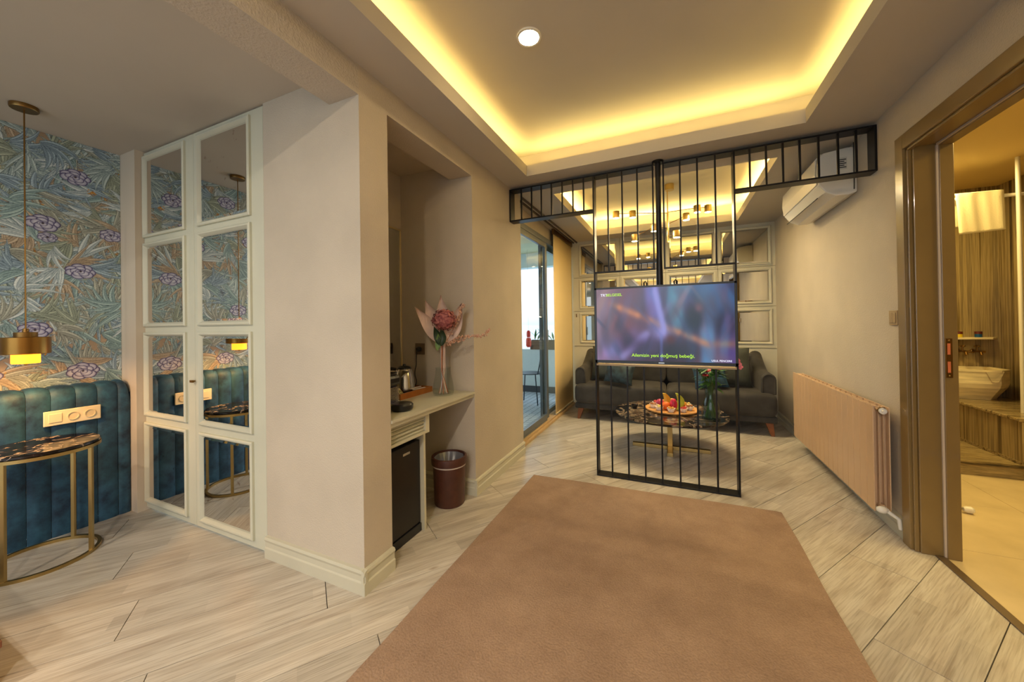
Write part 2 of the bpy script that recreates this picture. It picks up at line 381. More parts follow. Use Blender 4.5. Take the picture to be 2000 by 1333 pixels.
# ceilings
def ring(mb, X0, X1, Y0, Y1, x0, x1, y0, y1, z0, z1):
    mb.box(X0, x0, Y0, Y1, z0, z1); mb.box(x1, X1, Y0, Y1, z0, z1); mb.box(x0, x1, Y0, y0, z0, z1); mb.box(x0, x1, y1, Y1, z0, z1)
ce = MB()
h1, h2 = (-1.057, .749, -2.8, 2.713), (-.984, .715, 3.2, 5.0)
ring(ce, -1.47, 1.28, -3.75, 2.95, *h1, ZC, 2.415); ring(ce, -1.6, 1.28, 2.95, 5.4, *h2, ZC, 2.415)
for h, Y0, Y1 in ((h1, -3.75, 2.95), (h2, 2.95, 5.4)):
    g = .15; ring(ce, -1.6, 1.3, Y0, Y1, h[0]-g, h[1]+g, h[2]-g, h[3]+g, 2.415, 2.62)
    tlip = .018; ring(ce, h[0]-tlip, h[1]+tlip, h[2]-tlip, h[3]+tlip, *h, 2.415, 2.47)
ce.box(-3.6, 1.3, -3.75, 5.4, 2.62, 2.68)
ce.box(-3.6, -1.47, -3.75, 1.9, ZC, 2.415)
struct(ce.build('ceiling', M_ceil))
struct(box('beam', mat('beam_paper', (190, 181, 168), .8, bump=.9, bscale=110), -1.47, XL, -3.75, YP, 2.249, ZC+.002))

# baseboards
BP = [(0, 0), (.018, 0), (.018, .052), (.013, .058), (.013, .082), (.016, .088), (.019, .096), (.014, .107), (0, .11)]
def base_run(name, run, m=M_trim):
    """run: list of (axis, fixed, sign, a, b): board on plane axis=fixed, sticking out by sign, from a to b"""
    mb = MB()
    for ax, c, sg, a, b_ in run:
        poly = [(c+sg*d, z) for d, z in BP]
        if ax == 'x': mb.prism(poly, 'y', a, b_)
        else:
            n0 = len(BP); vs = [(a, c+sg*d, z) for d, z in BP]+[(b_, c+sg*d, z) for d, z in BP]
            mb.add(vs, [tuple(range(n0))[::-1], tuple(range(n0, 2*n0))]+[(i, (i+1) % n0, n0+(i+1) % n0, n0+i) for i in range(n0)])
    return struct(mb.build(name, m))
base_run('baseboard_pier', [('y', YP, -1, -1.962, XL+.019), ('x', XL, 1, YP-.019, 1.398)])
base_run('baseboard_left', [('x', XL, 1, 2.206, 3.116), ('y', 2.225, -1, -1.90, XL+.019), ('x', -1.92, 1, 1.8, 2.225)])
base_run('baseboard_right', [('x', XR, -1, 2.625, 5.27)])
base_run('baseboard_back', [('y', 5.27, -1, -1.33, XR)])
sill = MB(); sill.box(-1.47, -1.335, 3.118, 5.268, 0, .028); sill.box(-1.47, -1.36, 3.118, 5.268, .028, .045)
struct(sill.build('trim_1', mat('sill_wood', (196, 164, 116), .45, var=.1, vscale=10, stretch=(8, 1, 1)), bevel=.004))
struct(box('trim_2', mat('threshold_metal', (110, 92, 70), .4, .4), 1.185, 1.222, 1.6, 2.54, 0, .006, bevel=.002))

# wallpaper: printed foliage held as vertex colours on a fine sheet
def make_canvas():
    W, H, s = 384, 640, 2
    cw, ch = W*s, H*s; rng = np.random.RandomState(5)
    img = np.zeros((ch, cw, 3)); img[:] = (162, 140, 116)
    yy, xx = np.mgrid[0:ch, 0:cw]
    img += (np.sin(xx/37+np.sin(yy/50)*2)*np.sin(yy/41+np.cos(xx/33)*2))[..., None]*12+rng.normal(0, 4, (ch, cw, 1))
    def put(X, Y, col):
        xi = np.round(X).astype(int) % cw; yi = np.round(Y).astype(int) % ch
        img[yi, xi] = col
    def leaf(x0, y0, ang, ln, wd, bend, col, dark):
        t_, s_ = np.meshgrid(np.linspace(0, 1, int(ln*1.6)), np.linspace(-1, 1, int(wd*3.4)))
        a = ang+bend*t_; dx = np.cos(ang+bend*t_*.5); dy = np.sin(ang+bend*t_*.5)
        cx0 = x0+dx*ln*t_; cy0 = y0+dy*ln*t_
        wv = wd*np.sin(PI*np.clip(t_, 0, 1)**.75)*(1-.25*t_)
        X = cx0-np.sin(a)*wv*s_; Y = cy0+np.cos(a)*wv*s_
        sh = .5+.5*np.sin(t_*ln*.55+np.abs(s_)*5); f = np.clip(.50+.34*(s_ > 0)+.25*sh*np.abs(s_), 0, 1)[..., None]
        c = np.array(col)*f+np.array(dark)*(1-f)
        edge = (np.abs(s_) > .88) | (np.abs(s_) < .05)
        c[edge] = np.array(dark)*.85
        put(X, Y, c)
    pal = [((198, 216, 216), (84, 108, 116)), ((176, 202, 202), (70, 98, 106)), ((222, 232, 232), (104, 128, 142)), ((186, 198, 180), (84, 96, 88)), ((206, 192, 168), (116, 98, 80)), ((172, 196, 210), (66, 88, 108)), ((194, 200, 188), (92, 96, 90))]
    for i in range(560):
        x0, y0 = rng.uniform(0, cw), rng.uniform(0, ch); base = rng.uniform(0, 2*PI); nl = rng.randint(5, 10)
        p = pal[rng.randint(len(pal))]; bnd = rng.uniform(-1.2, 1.2)
        for k in range(nl):
            leaf(x0+rng.normal(0, 5), y0+rng.normal(0, 5), base+(k-nl/2)*.17+rng.normal(0, .07), rng.uniform(80, 165), rng.uniform(7, 13.5), bnd+rng.uniform(-.35, .35), p[0], p[1])
        if rng.rand() < .05:
            for k in range(26):
                a = rng.uniform(0, 2*PI); r = rng.uniform(0, 16)
                X, Y = np.meshgrid(np.arange(-3, 4), np.arange(-3, 4)); mm = X**2+Y**2 < 8
                put(x0+r*math.cos(a)+X[mm], y0+r*math.sin(a)+Y[mm], (196, 138, 44) if k % 2 else (150, 96, 40))
    # blossoms (y, z) on the wall
    for (wy, wz, R) in ((.827, 1.84, .052), (.976, 1.571, .05), (.958, 2.161, .05), (.796, 1.205, .05), (1.113, 1.826, .042), (.984, .943, .055), (.845, 1.76, .03), (.42, 1.95, .05), (.52, 1.35, .05), (.34, 1.1, .05), (.6, 2.25, .05), (.62, .95, .05), (.3, 1.6, .045)):
        R *= 1.18; X0 = (wy-.2)/.96*cw*1.0; Y0 = (wz-.8)/1.6*ch; r_ = R/.96*cw
        for ringi, (rr, npet, sz) in enumerate(((.62, 7, .52), (.36, 5, .40), (.10, 3, .26))):
            for k in range(npet):
                a = 2*PI*k/npet+ringi*.5+rng.uniform(-.15, .15)
                px, py = X0+math.cos(a)*rr*r_, Y0+math.sin(a)*rr*r_*.72
                g = np.linspace(-1, 1, int(r_*sz*3.2)); U, V = np.meshgrid(g, g); q = U**2+V**2; mm = q < 1
                c = np.zeros(U.shape+(3,)); f = np.clip(q, 0, 1)[..., None]
                c[:] = np.array((200, 202, 214))*(1-.6*f)+np.array((96, 92, 142))*.6*f; c[q > .72] = (66, 62, 104)
                put(px+(U*r_*sz)[mm], py+(V*r_*sz*.75)[mm], c[mm])
        X, Y = np.meshgrid(np.arange(-5, 6), np.arange(-5, 6)); mm = X**2+Y**2 < 22
        put(X0+X[mm], Y0+Y[mm], (60, 50, 62))
    return np.clip(img.reshape(H, s, W, s, 3).mean((1, 3)), 0, 255)
canvas = make_canvas()
def vc_sheet(name, cv, mkpos, m, parent, loc=None):
    H, W, _ = cv.shape
    ii, jj = np.meshgrid(np.arange(W), np.arange(H)); pos = mkpos(ii/(W-1), jj/(H-1)).reshape(-1, 3)
    idx = (jj[:-1, :-1]*W+ii[:-1, :-1]).ravel(); quads = np.stack([idx, idx+1, idx+1+W, idx+W], 1)
    me = bpy.data.meshes.new(name); me.vertices.add(W*H); me.vertices.foreach_set('co', pos.astype(np.float32).ravel())
    nf = len(quads); me.loops.add(nf*4); me.loops.foreach_set('vertex_index', quads.astype(np.int32).ravel())
    me.polygons.add(nf); me.polygons.foreach_set('loop_start', np.arange(nf, dtype=np.int32)*4); me.polygons.foreach_set('loop_total', np.full(nf, 4, np.int32))
    me.update(calc_edges=True)
    at = me.color_attributes.new('print', 'BYTE_COLOR', 'POINT')
    c = cv.reshape(-1, 3)/255; c = np.where(c <= .04045, c/12.92, ((c+.055)/1.055)**2.4)
    at.data.foreach_set('color', np.concatenate([c, np.ones((len(c), 1))], 1).astype(np.float32).ravel())
    me.materials.append(m); o = bpy.data.objects.new(name, me); C.objects.link(o)
    if parent: o.parent = parent
    if loc: o.location = loc
    return o
M_wp, n, b = nodes_mat('foliage_wallpaper'); b.inputs['Roughness'].default_value = .55
at_ = n.nodes.new('ShaderNodeAttribute'); at_.attribute_name = 'print'; n.links.new(at_.outputs['Color'], b.inputs['Base Color'])
wall_wp = struct(box('wall_wallpapered', M_wall, -3.424, -3.421, -3.6, 1.174, 0, ZC))
def wp_pos(u, v): return np.stack([np.full_like(u, 0), u*.96, .8+v*1.583], -1)
st0 = vc_sheet('wallpaper_strip', canvas[:634], wp_pos, M_wp, wall_wp, (-3.418, .214, 0))
for k in range(1, 4):
    c = st0.copy(); C.objects.link(c); c.parent = wall_wp; c.location = (-3.418, .214-.96*k, 0)

# ------------------------------------------------------------------ headboard
HB_X = -3.30
M_velvet, n, b = nodes_mat('blue_velvet'); L = n.links.new
b.inputs['Roughness'].default_value = .65; b.inputs['Sheen Weight'].default_value = .35; b.inputs['Sheen Roughness'].default_value = .3; b.inputs['Sheen Tint'].default_value = lin((70, 110, 140))+(1,)
t = n.nodes.new('ShaderNodeTexCoord'); no = n.nodes.new('ShaderNodeTexNoise'); no.inputs['Scale'].default_value = 9; no.inputs['Detail'].default_value = 6; no.inputs['Roughness'].default_value = .65; L(t.outputs['Object'], no.inputs[0])
rp = n.nodes.new('ShaderNodeValToRGB'); L(no.outputs[0], rp.inputs[0]); rp.color_ramp.elements[0].position = .36; rp.color_ramp.elements[1].position = .66
rp.color_ramp.elements[0].color = lin((10, 38, 62))+(1,); rp.color_ramp.elements[1].color = lin((46, 92, 120))+(1,); L(rp.outputs[0], b.inputs['Base Color'])
hb = thing('headboard', 'long blue velvet headboard with vertical padded channels under the leafy wallpaper', 'headboard', (-3.3, -.3, 0))
def channel(y0, y1, ztop, round_end=False):
    mb = MB(); T = .10; R0 = .055
    def fn(u, v):
        bul = .009*(1-abs(2*u-1)**3.2); y = y0+(y1-y0)*u; zt = ztop
        if round_end:
            q = max(0, (u-.35)/.65); zt = ztop-.075*(1-math.sqrt(max(0, 1-q*q)))
        s_ = v*(zt+T+PI*R0/2-2*R0)
        if s_ < zt-R0: return (HB_X+bul, y, s_)
        s_ -= zt-R0
        if s_ < PI*R0/2:
            a = s_/R0; return (HB_X-R0+(R0+bul)*math.cos(a), y, zt-R0+(R0+bul)*math.sin(a))
        s_ -= PI*R0/2
        return (max(-3.416, HB_X-R0-s_), y, zt+bul)
    mb.grid(fn, 8, 46)
    if round_end: mb.grid(lambda u, v: (HB_X-.0-(.112)*u, y1, v*(ztop-.075)), 1, 2)
    return mb
ys = [1.172, 1.114, 1.023, .933, .837, .748]
while ys[-1] > -2.9: ys.append(ys[-1]-.093)
for i in range(len(ys)-1):
    channel(ys[i+1]+.0008, ys[i]-.0008, .862, i == 0).build('padded_channel', M_velvet, hb, fixn=False)
# socket strip
sk = thing('socket_plate', 'cream plate with one blank and two power sockets on the blue headboard', 'socket', (HB_X+.017, .918, .69))
box('plate', M_cream, HB_X+.014, HB_X+.024, .805, 1.031, .65, .735, sk, bevel=.003)
box('switch_button', M_cream, HB_X+.024, HB_X+.027, .823, .873, .668, .718, sk, bevel=.001)
for y in (.917, .985):
    mb = MB(); My = Matrix.Rotation(PI/2, 4, 'Y')
    mb.lathe([(.0245, 0), (.0245, .003), (.020, .003), (.019, -.006), (.0001, -.006)], (HB_X+.0245, y, .692), 24, M=My)
    s1 = mb.build('socket', mat('socket_cream', (214, 198, 164), .4), sk)
    m2_ = MB()
    for d in (-.0095, .0095): m2_.ball((HB_X+.0195, y+d, .692), .0027, 8, 5)
    m2_.build('pin_hole', M_darkp, s1)

# ------------------------------------------------------------------ round side table
tb = thing('side_table', 'round side table with black marble top and brass legs by the headboard', 'table', (-3.045, .74, 0))
cx0, cy0, rr_ = -3.045, .74, .2
MB().lathe([(.0001, .583), (rr_+.004, .583), (rr_+.008, .587), (rr_+.008, .597), (rr_+.004, .601), (.0001, .601)], (cx0, cy0, 0), 56).build('tabletop', M_marq, tb)
MB().lathe([(rr_-.004, .566), (rr_+.010, .566), (rr_+.010, .5825), (rr_-.004, .5825), (rr_-.004, .566)], (cx0, cy0, 0), 56).build('top_ring', M_brass, tb)
MB().lathe([(rr_-.008, 0), (rr_+.008, 0), (rr_+.008, .016), (rr_-.008, .016), (rr_-.008, 0)], (cx0, cy0, 0), 56).build('base_ring', M_brass, tb)
for a in (-48, 42, 132, 222):
    a = math.radians(a); M_ = Matrix.Translation((cx0+(rr_-.002)*math.cos(a), cy0+(rr_-.002)*math.sin(a), 0)) @ Matrix.Rotation(a, 4, 'Z')
    MB().box(-.008, .008, -.008, .008, .014, .57, M_).build('leg', M_brass, tb, bevel=.0015)

# ------------------------------------------------------------------ pendant lamp
pl_ = thing('pendant_lamp', 'brass drum pendant lamp with glowing glass cylinder over the side table', 'lamp', (-3.1, .705, 2.384))
px_, py_ = -3.1, .705
MB().lathe([(.0001, 2.362), (.048, 2.362), (.05, 2.366), (.05, 2.3835), (.0001, 2.3835)], (px_, py_, 0), 32).build('canopy', M_brassd, pl_)
MB().tube([(px_, py_, 2.363), (px_, py_, 1.21)], .0032, 8).build('rod', M_brassd, pl_)
MB().lathe([(.0001, 1.168), (.04, 1.168), (.04, 1.193), (.012, 1.195), (.010, 1.213), (.0001, 1.213)], (px_, py_, 0), 32).build('cap', M_brassd, pl_)
MB().lathe([(.0001, 1.168), (.082, 1.168), (.084, 1.166), (.084, 1.082), (.080, 1.080), (.080, 1.16), (.0001, 1.16)], (px_, py_, 0), 48).build('lamp_shade', mat('shade_brass', (150, 108, 52), .3, 1, var=.2, vscale=3), pl_)
Mg = mat('amber_glow', (255, 190, 60), .4, emit=(255, 122, 24), estr=3.2)
gl = MB().lathe([(.0001, 1.03), (.046, 1.03), (.048, 1.033), (.048, 1.158), (.0001, 1.158)], (px_, py_, 0), 32).build('glass_shade', Mg, pl_)
MB().lathe([(.0001, 1.019), (.006, 1.021), (.008, 1.0295), (.0001, 1.0295)], (px_, py_, 0), 12).build('finial', M_brass, pl_)
area('pendant_glow', (px_, py_, 1.017), (0, 0, 0), .08, .08, 3.2, (1, .50, .12), 'DISK')

# ------------------------------------------------------------------ wardrobe
wd = thing('wardrobe', 'tall built-in cream wardrobe with antique mirror panels in two doors', 'wardrobe', (-2.6, 1.5, 0))
cb_ = MB(); cb_.box(-3.22, -1.965, 1.245, 1.8, .01, 2.38)
cb_.build('body', M_door_w, wd)
ROWS = ((.085, .56), (.655, 1.152), (1.242, 1.742), (1.832, 2.322))
def frame_ring(mb, x0, x1, z0, z1, y, w_=.026):
    """mitred moulding standing proud of plane y towards -y"""
    pr = [(0, 0), (0, .012), (.006, .016), (.014, .016), (w_-.004, .006), (w_, 0)]
    cor = [(x0, z0, -1, -1), (x1, z0, 1, -1), (x1, z1, 1, 1), (x0, z1, -1, 1)]
    # profile offset measured outward from the pane edge: largest at outside
    vs = []
    for (x, z, sx1, sz1) in cor:
        for (d, h) in pr: vs.append((x+sx1*(w_-d), y-h, z+sz1*(w_-d)))
    n0 = len(pr); fs = []
    for c in range(4):
        for i in range(n0-1):
            a = c*n0+i; b_ = ((c+1) % 4)*n0+i; fs.append((a, b_, b_+1, a+1))
    mb.add(vs, fs)
for (dx0, dx1, gx0, gx1, hinge) in ((-3.218, -2.6285, -3.185, -2.735, 'l'), (-2.6255, -1.9675, -2.548, -2.095, 'r')):
    dr = box('door', M_door_w, dx0, dx1, YP, YP+.022, .02, 2.374, wd, bevel=.002)
    for (z0, z1) in ROWS:
        mb = MB(); frame_ring(mb, gx0, gx1, z0, z1, YP); mb.build('moulding', M_door_w, dr)
        mb = MB()
        bw = .012
        mb.add([(gx0, YP-.001, z0), (gx1, YP-.001, z0), (gx1, YP-.001, z1), (gx0, YP-.001, z1), (gx0+bw, YP-.004, z0+bw), (gx1-bw, YP-.004, z0+bw), (gx1-bw, YP-.004, z1-bw), (gx0+bw, YP-.004, z1-bw)],
               [(0, 1, 5, 4), (1, 2, 6, 5), (2, 3, 7, 6), (3, 0, 4, 7), (4, 5, 6, 7)])
        mb.build('mirror_panel', M_mirror, dr, fixn=False)
    if hinge == 'r':
        kb = MB(); kb.box(-2.640, -2.612, YP-.024, YP-.012, .878, .892); kb.box(-2.630, -2.6235, YP-.013, YP, .881, .889); kb.build('handle', M_brassd, dr, bevel=.002)

# ------------------------------------------------------------------ niche: desk, mirror, fridge
dk = thing('desk', 'cream built-in desk shelf with moulded edge in the wall niche', 'desk', (-1.6, 1.8, .6))
poly = [(-1.915, .727), (-1.278, .727), (-1.278, .713), (-1.290, .709), (-1.290, .690), (-1.294, .686), (-1.915, .686)]
MB().prism(poly, 'y', 1.4, 2.223).build('desk_top', M_trim, dk)
lv = MB(); lv.box(-1.345, -1.315, 1.4, 1.745, .575, .590); lv.box(-1.345, -1.315, 1.4, 1.745, .672, .686); lv.box(-1.345, -1.315, 1.712, 1.745, .590, .672)
fr_ = lv.build('louver_frame', M_trim, dk)
for k in range(4):
    M_ = Matrix.Translation((-1.332, 0, .5995+.0205*k)) @ Matrix.Rotation(.5, 4, 'Y')
    MB().box(-.009, .009, 1.4, 1.713, -.0035, .0035, M_).build('slat', M_trim, fr_)
box('side_panel', M_trim, -1.90, -1.345, 1.745-.018, 1.745, .0, .686, dk)
lb = thing('mini_fridge', 'black mini fridge standing under the niche desk', 'fridge', (-1.6, 1.58, 0))
box('body', M_fridge, -1.88, -1.405, 1.41, 1.722, .01, .545, lb, bevel=.003)
box('door', M_fridge, -1.402, -1.368, 1.41, 1.722, .052, .530, lb, bevel=.004)
box('kick_panel', M_darkp, -1.402, -1.362, 1.41, 1.722, 0, .048, lb, bevel=.003)
box('nameplate', M_steel, -1.368, -1.365, 1.575, 1.632, .478, .492, lb, bevel=.001)
mr_ = thing('niche_mirror', 'tall wall mirror with thin pale frame in the desk niche', 'mirror', (-1.9, 1.8, .75))
box('glass', M_mirror2, -1.916, -1.906, 1.43, 2.195, .74, 1.925, mr_)
mf = MB()
for a in ((1.42, 1.432), (2.193, 2.205)): mf.box(-1.919, -1.902, a[0], a[1], .73, 1.935)
mf.box(-1.919, -1.902, 1.42, 2.205, 1.923, 1.935); mf.box(-1.919, -1.902, 1.42, 2.205, .728, .742)
mf.build('frame', mat('mirror_frame', (206, 186, 140), .35, .4), mr_)
# wall outlet, plug and cable
ot = thing('wall_outlet', 'brown square power outlet on niche wall above the desk', 'outlet', (-1.747, 2.22, 1.02))
box('plate', mat('outlet_brown', (104, 88, 70), .35, .3), -1.79, -1.705, 2.215, 2.2245, .978, 1.063, ot, bevel=.003)
pgc = thing('kettle_cable', 'black plug and cable running from the outlet down to the tray', 'cable', (-1.747, 2.2, 1.0))
MB().lathe([(.018, 0), (.018, .022), (.012, .032), (.0001, .032)], (-1.747, 2.2135, 1.02), 16, M=Matrix.Rotation(PI/2, 4, 'X')).build('plug', M_darkp, pgc)
pts = []
key = [(-1.747, 2.180, 1.008), (-1.750, 2.178, .96), (-1.757, 2.182, .90), (-1.774, 2.19, .86), (-1.775, 2.19, .825), (-1.73, 2.15, .79), (-1.70, 2.10, .770), (-1.70, 2.07, .764)]
def spline(key, n=6):
    out = []
    for i in range(len(key)-1):
        p0, p1, p2, p3 = (Vector(key[max(0, min(len(key)-1, j))]) for j in (i-1, i, i+1, i+2))
        for k in range(n):
            t_ = k/n; out.append(.5*((2*p1)+(p2-p0)*t_+(2*p0-5*p1+4*p2-p3)*t_**2+(3*p1-p0-3*p2+p3)*t_**3))
    out.append(Vector(key[-1])); return out
MB().tube(spline(key), .0035, 8).build('cable', M_darkp, pgc)
# tray
ZD = .727
tr = thing('wooden_tray', 'orange-brown wooden serving tray on the niche desk', 'tray', (-1.71, 1.96, ZD))
ta = MB(); ta.box(-1.85, -1.575, 1.80, 2.13, ZD+.0003, ZD+.008); ta.box(-1.585, -1.575, 1.80, 2.13, ZD+.008, ZD+.038); ta.box(-1.85, -1.84, 1.80, 2.13, ZD+.008, ZD+.038)
ta.box(-1.84, -1.585, 2.12, 2.13, ZD+.008, ZD+.038); ta.box(-1.84, -1.585, 1.80, 1.81, ZD+.008, ZD+.038)
ta.build('tray_body', M_tray, tr)
ke = thing('kettle', 'shiny steel electric kettle with black lid on the wooden tray', 'kettle', (-1.70, 1.99, ZD+.008))
kx, ky, kz = -1.70, 1.985, ZD+.0085
MB().lathe([(.0001, 0), (.074, 0), (.074, .014), (.066, .02), (.0001, .02)], (kx, ky, kz), 32).build('power_base', M_darkp, ke)
MB().lathe([(.0001, .02), (.071, .02), (.070, .04), (.064, .10), (.054, .150), (.046, .165), (.0001, .165)], (kx, ky, kz), 40).build('body', M_steel, ke)
MB().lathe([(.0001, .165), (.047, .165), (.044, .176), (.03, .184), (.012, .187), (.010, .197), (.0001, .199)], (kx, ky, kz), 32).build('lid', M_darkp, ke)
MB().tube(spline([(kx-.045, ky-.03, kz+.163), (kx-.09, ky-.05, kz+.165), (kx-.115, ky-.06, kz+.12), (kx-.10, ky-.055, kz+.06), (kx-.06, ky-.035, kz+.045)]), .010, 8).build('handle', M_darkp, ke)
MB().prism([(kx+.03, kz+.115), (kx+.085, kz+.155), (kx+.045, kz+.162)], 'y', ky-.075, ky-.05).build('spout', M_steel, ke)
tp = thing('tea_packet', 'small cream tea packet with round green print leaning in the tray', 'packet', (-1.62, 1.86, ZD+.01))
Mp = Matrix.Translation((-1.622, 1.855, ZD+.036)) @ Matrix.Rotation(.35, 4, 'Z') @ Matrix.Rotation(math.radians(52), 4, 'Y')
MB().box(-.032, .032, -.026, .026, -.003, .003, Mp).build('wrapper', mat('packet_paper', (230, 214, 160), .6), tp, bevel=.001)
MB().lathe([(.009, 0), (.016, 0), (.016, .0008), (.009, .0008), (.009, 0)], Mp @ Vector((0, 0, .0032)), 20, M=Mp.to_3x3().to_4x4()).build('printed_ring', mat('green_print', (64, 92, 50), .6), tp)
for k, (lab) in enumerate(('white paper sugar stick lying at the front of the tray', 'white paper sugar stick lying behind the front one in the tray')):
    M_ = Matrix.Translation((-1.605-.022*k, 2.02-.01*k, ZD+.0365-.006*0+.007*k)) @ Matrix.Rotation(1.35+.2*k, 4, 'Z')
    tag(MB().box(-.055, .055, -.009, .009, -.0035, .0035, M_).build('sugar_stick', mat('sugar_paper', (226, 218, 214), .6), bevel=.003), lab, 'sachet', 'sugar sticks in the tray')
# coffee machine
cm = thing('coffee_machine', 'black capsule coffee machine with ribbed side half hidden by the pier', 'coffee machine', (-1.5, 1.55, ZD))
cm_b = MB(); cm_b.lathe([(.0001, 0), (.048, 0), (.060, .010), (.062, .032), (.055, .040), (.0001, .036)], (-1.392, 1.60, ZD), 28, sx=1.05).build('drip_tray', M_darkp, cm)
MB().box(-1.66, -1.455, 1.525, 1.640, ZD+.0, ZD+.20).build('body', M_darkp, cm, bevel=.015)
for k in range(13):
    MB().box(-1.457, -1.438, 1.545, 1.634, ZD+.03+.0075*k, ZD+.034+.0075*k).build('rib', M_steel, cm)
MB().box(-1.60, -1.425, 1.53, 1.638, ZD+.135, ZD+.195).build('brew_head', M_darkp, cm, bevel=.018)
MB().tube([(-1.52, 1.60, ZD+.200), (-1.47, 1.612, ZD+.208), (-1.44, 1.62, ZD+.212)], .006, 8).build('lever', M_steel, cm)
# vase with dried flowers
vx, vy = -1.425, 2.05
va = thing('glass_vase', 'clear glass vase holding dried pink flowers at the desk end', 'vase', (vx, vy, ZD))
MB().lathe([(.0001, .001), (.062, .001), (.070, .012), (.072, .03), (.066, .08), (.053, .14), (.050, .175), (.052, .185), (.049, .185), (.047, .175), (.050, .14), (.063, .08), (.069, .03), (.066, .014), (.0001, .010)], (vx, vy, ZD), 40).build('vase_body', M_glassobj, va)
bq = thing('dried_bouquet', 'dried pink hydrangea bouquet with large pale petals in the desk vase', 'bouquet', (vx, vy, ZD+.012))
M_petal = mat('pale_petal', (216, 192, 180), .7, var=.15, vscale=12)
M_hyd = mat('hydrangea', (204, 130, 122), .7, col2=(132, 58, 66), vscale=45)
M_stemo = mat('orange_stem', (170, 98, 50), .5)
for k in range(7):
    a = k*.9; MB().tube([(vx+.03*math.cos(a+2.6), vy+.03*math.sin(a+2.6), ZD+.0135), (vx+.012*math.cos(a), vy+.012*math.sin(a), ZD+.16), (vx+.014*math.cos(a+.5), vy+.014*math.sin(a+.5), ZD+.38)], .0034, 6).build('stem', M_stemo if k % 2 else M_petal, bq)
def big_petal(base, tip, wd_, nrm, m, nm='petal', cup=.02):
    b0, t0 = Vector(base), Vector(tip); ax = t0-b0; side = ax.cross(Vector(nrm)).normalized(); nn = side.cross(ax).normalized()
    def fn(u, v):
        w_ = 1.25*wd_*math.sin(PI*min(1, v**.8*.97+.03))*(1-.25*v) if v < 1 else 0
        return b0+ax*v+side*(w_*(2*u-1))+nn*(cup*((2*u-1)**2)-.03*math.sin(PI*v))
    return MB().grid(fn, 6, 12).build(nm, m, bq, fixn=False)
Rt = Vector((.914, .405, 0))  # picture-right direction in the room
def off(a, z, d=0): return Vector((vx, vy, 0))+Rt*a+Vector((-.405, .914, 0))*d+Vector((0, 0, z))
nrmc = Vector((.4, -.9, 0))
big_petal(off(-.01, 1.08, .0), off(-.185, 1.325, .01), .042, nrmc, M_petal)
big_petal(off(-.01, 1.08, .02), off(-.115, 1.365, .02), .056, nrmc, M_petal)
big_petal(off(.0, 1.10, .03), off(-.01, 1.40, .02), .048, nrmc, M_petal)
big_petal(off(.03, 1.08, .01), off(.135, 1.345, .0), .048, nrmc, M_petal)
rnd = random.Random(3)
hmb = MB(); hc = off(.018, 1.232, -.04)
hmb.ball(hc, .066, 14, 10, (1, 1, .9))
for i in range(330):
    th = rnd.uniform(0, 2*PI); ph = math.acos(rnd.uniform(-1, 1)); d = Vector((math.sin(ph)*math.cos(th), math.sin(ph)*math.sin(th), math.cos(ph)*.88))
    c = hc+d*rnd.uniform(.068, .084); up = d.normalized(); s_ = up.orthogonal().normalized(); s_.rotate(Matrix.Rotation(rnd.uniform(0, 6), 3, up)); q = up.cross(s_)
    r_ = rnd.uniform(.007, .011)
    hmb.add([c+s_*r_+up*.004, c+q*r_, c-s_*r_+up*.004, c-q*r_], [(0, 1, 2, 3)])
hmb.build('flower_head', M_hyd, bq, fixn=False)['kind'] = 'stuff'
M_lf = mat('dark_leaf', (44, 62, 40), .5)
big_petal(off(-.02, 1.07, -.03), off(-.045, 1.19, -.06), .022, nrmc, M_lf, 'leaf', .008)
big_petal(off(-.0, 1.06, -.04), off(.005, 1.18, -.06), .024, nrmc, M_lf, 'leaf', .008)
big_petal(off(-.03, 1.03, -.03), off(-.02, 1.15, -.055), .018, nrmc, mat('light_leaf', (120, 150, 92), .5), 'leaf', .008)
M_berry = mat('berry_pink', (196, 158, 136), .6, var=.3, vscale=80)
for key in ([off(.02, 1.06, -.02), off(.10, 1.11, -.05), off(.20, 1.12, -.07), off(.28, 1.125, -.08), off(.325, 1.165, -.085)], [off(.03, 1.09, -.01), off(.10, 1.22, -.02), off(.125, 1.30, -.02), off(.15, 1.335, -.02)],
            [off(.02, 1.05, -.03), off(.08, 1.085, -.06), off(.16, 1.10, -.08)]):
    pts = spline(key, 10); mb = MB().tube(pts, .0016, 5)
    tw = mb.build('twig', M_stemo, bq)
    mb = MB()
    for i, p in enumerate(pts[4:]):
        for q in range(2): mb.ball(p+Vector((rnd.uniform(-1, 1), rnd.uniform(-1, 1), rnd.uniform(-1, 1)))*.010, rnd.uniform(.004, .0075), 6, 4)
    mb.build('berries', M_berry, tw)['kind'] = 'stuff'

# waste bin
wbx, wby = -1.40, 2.07
bn = thing('waste_bin', 'round brown leather waste bin with liner beside the mini fridge', 'bin', (wbx, wby, 0))
MB().lathe([(.0001, .002), (.098, .002), (.101, .008), (.108, .262), (.100, .262), (.094, .02), (.0001, .02)], (wbx, wby, 0), 48).build('bin_body', M_leather, bn)
MB().lathe([(.108, .268), (.118, .270), (.120, .30), (.117, .317), (.106, .319), (.104, .30), (.103, .268), (.108, .268)], (wbx, wby, 0), 48).build('rim', M_leather, bn)
MB().lathe([(.1085, .258), (.1125, .259), (.113, .265), (.1085, .267), (.1085, .258)], (wbx, wby, 0), 48).build('band', mat('bin_band', (206, 190, 180), .6), bn)
lnr = MB()
def lin_fn(u, v):
    a = 2*PI*u; r = .0985-.045*v+.006*math.sin(9*a)*(.3+v); return (wbx+r*math.cos(a), wby+r*math.sin(a), .308-.10*v+.008*math.sin(7*a+2)*v)
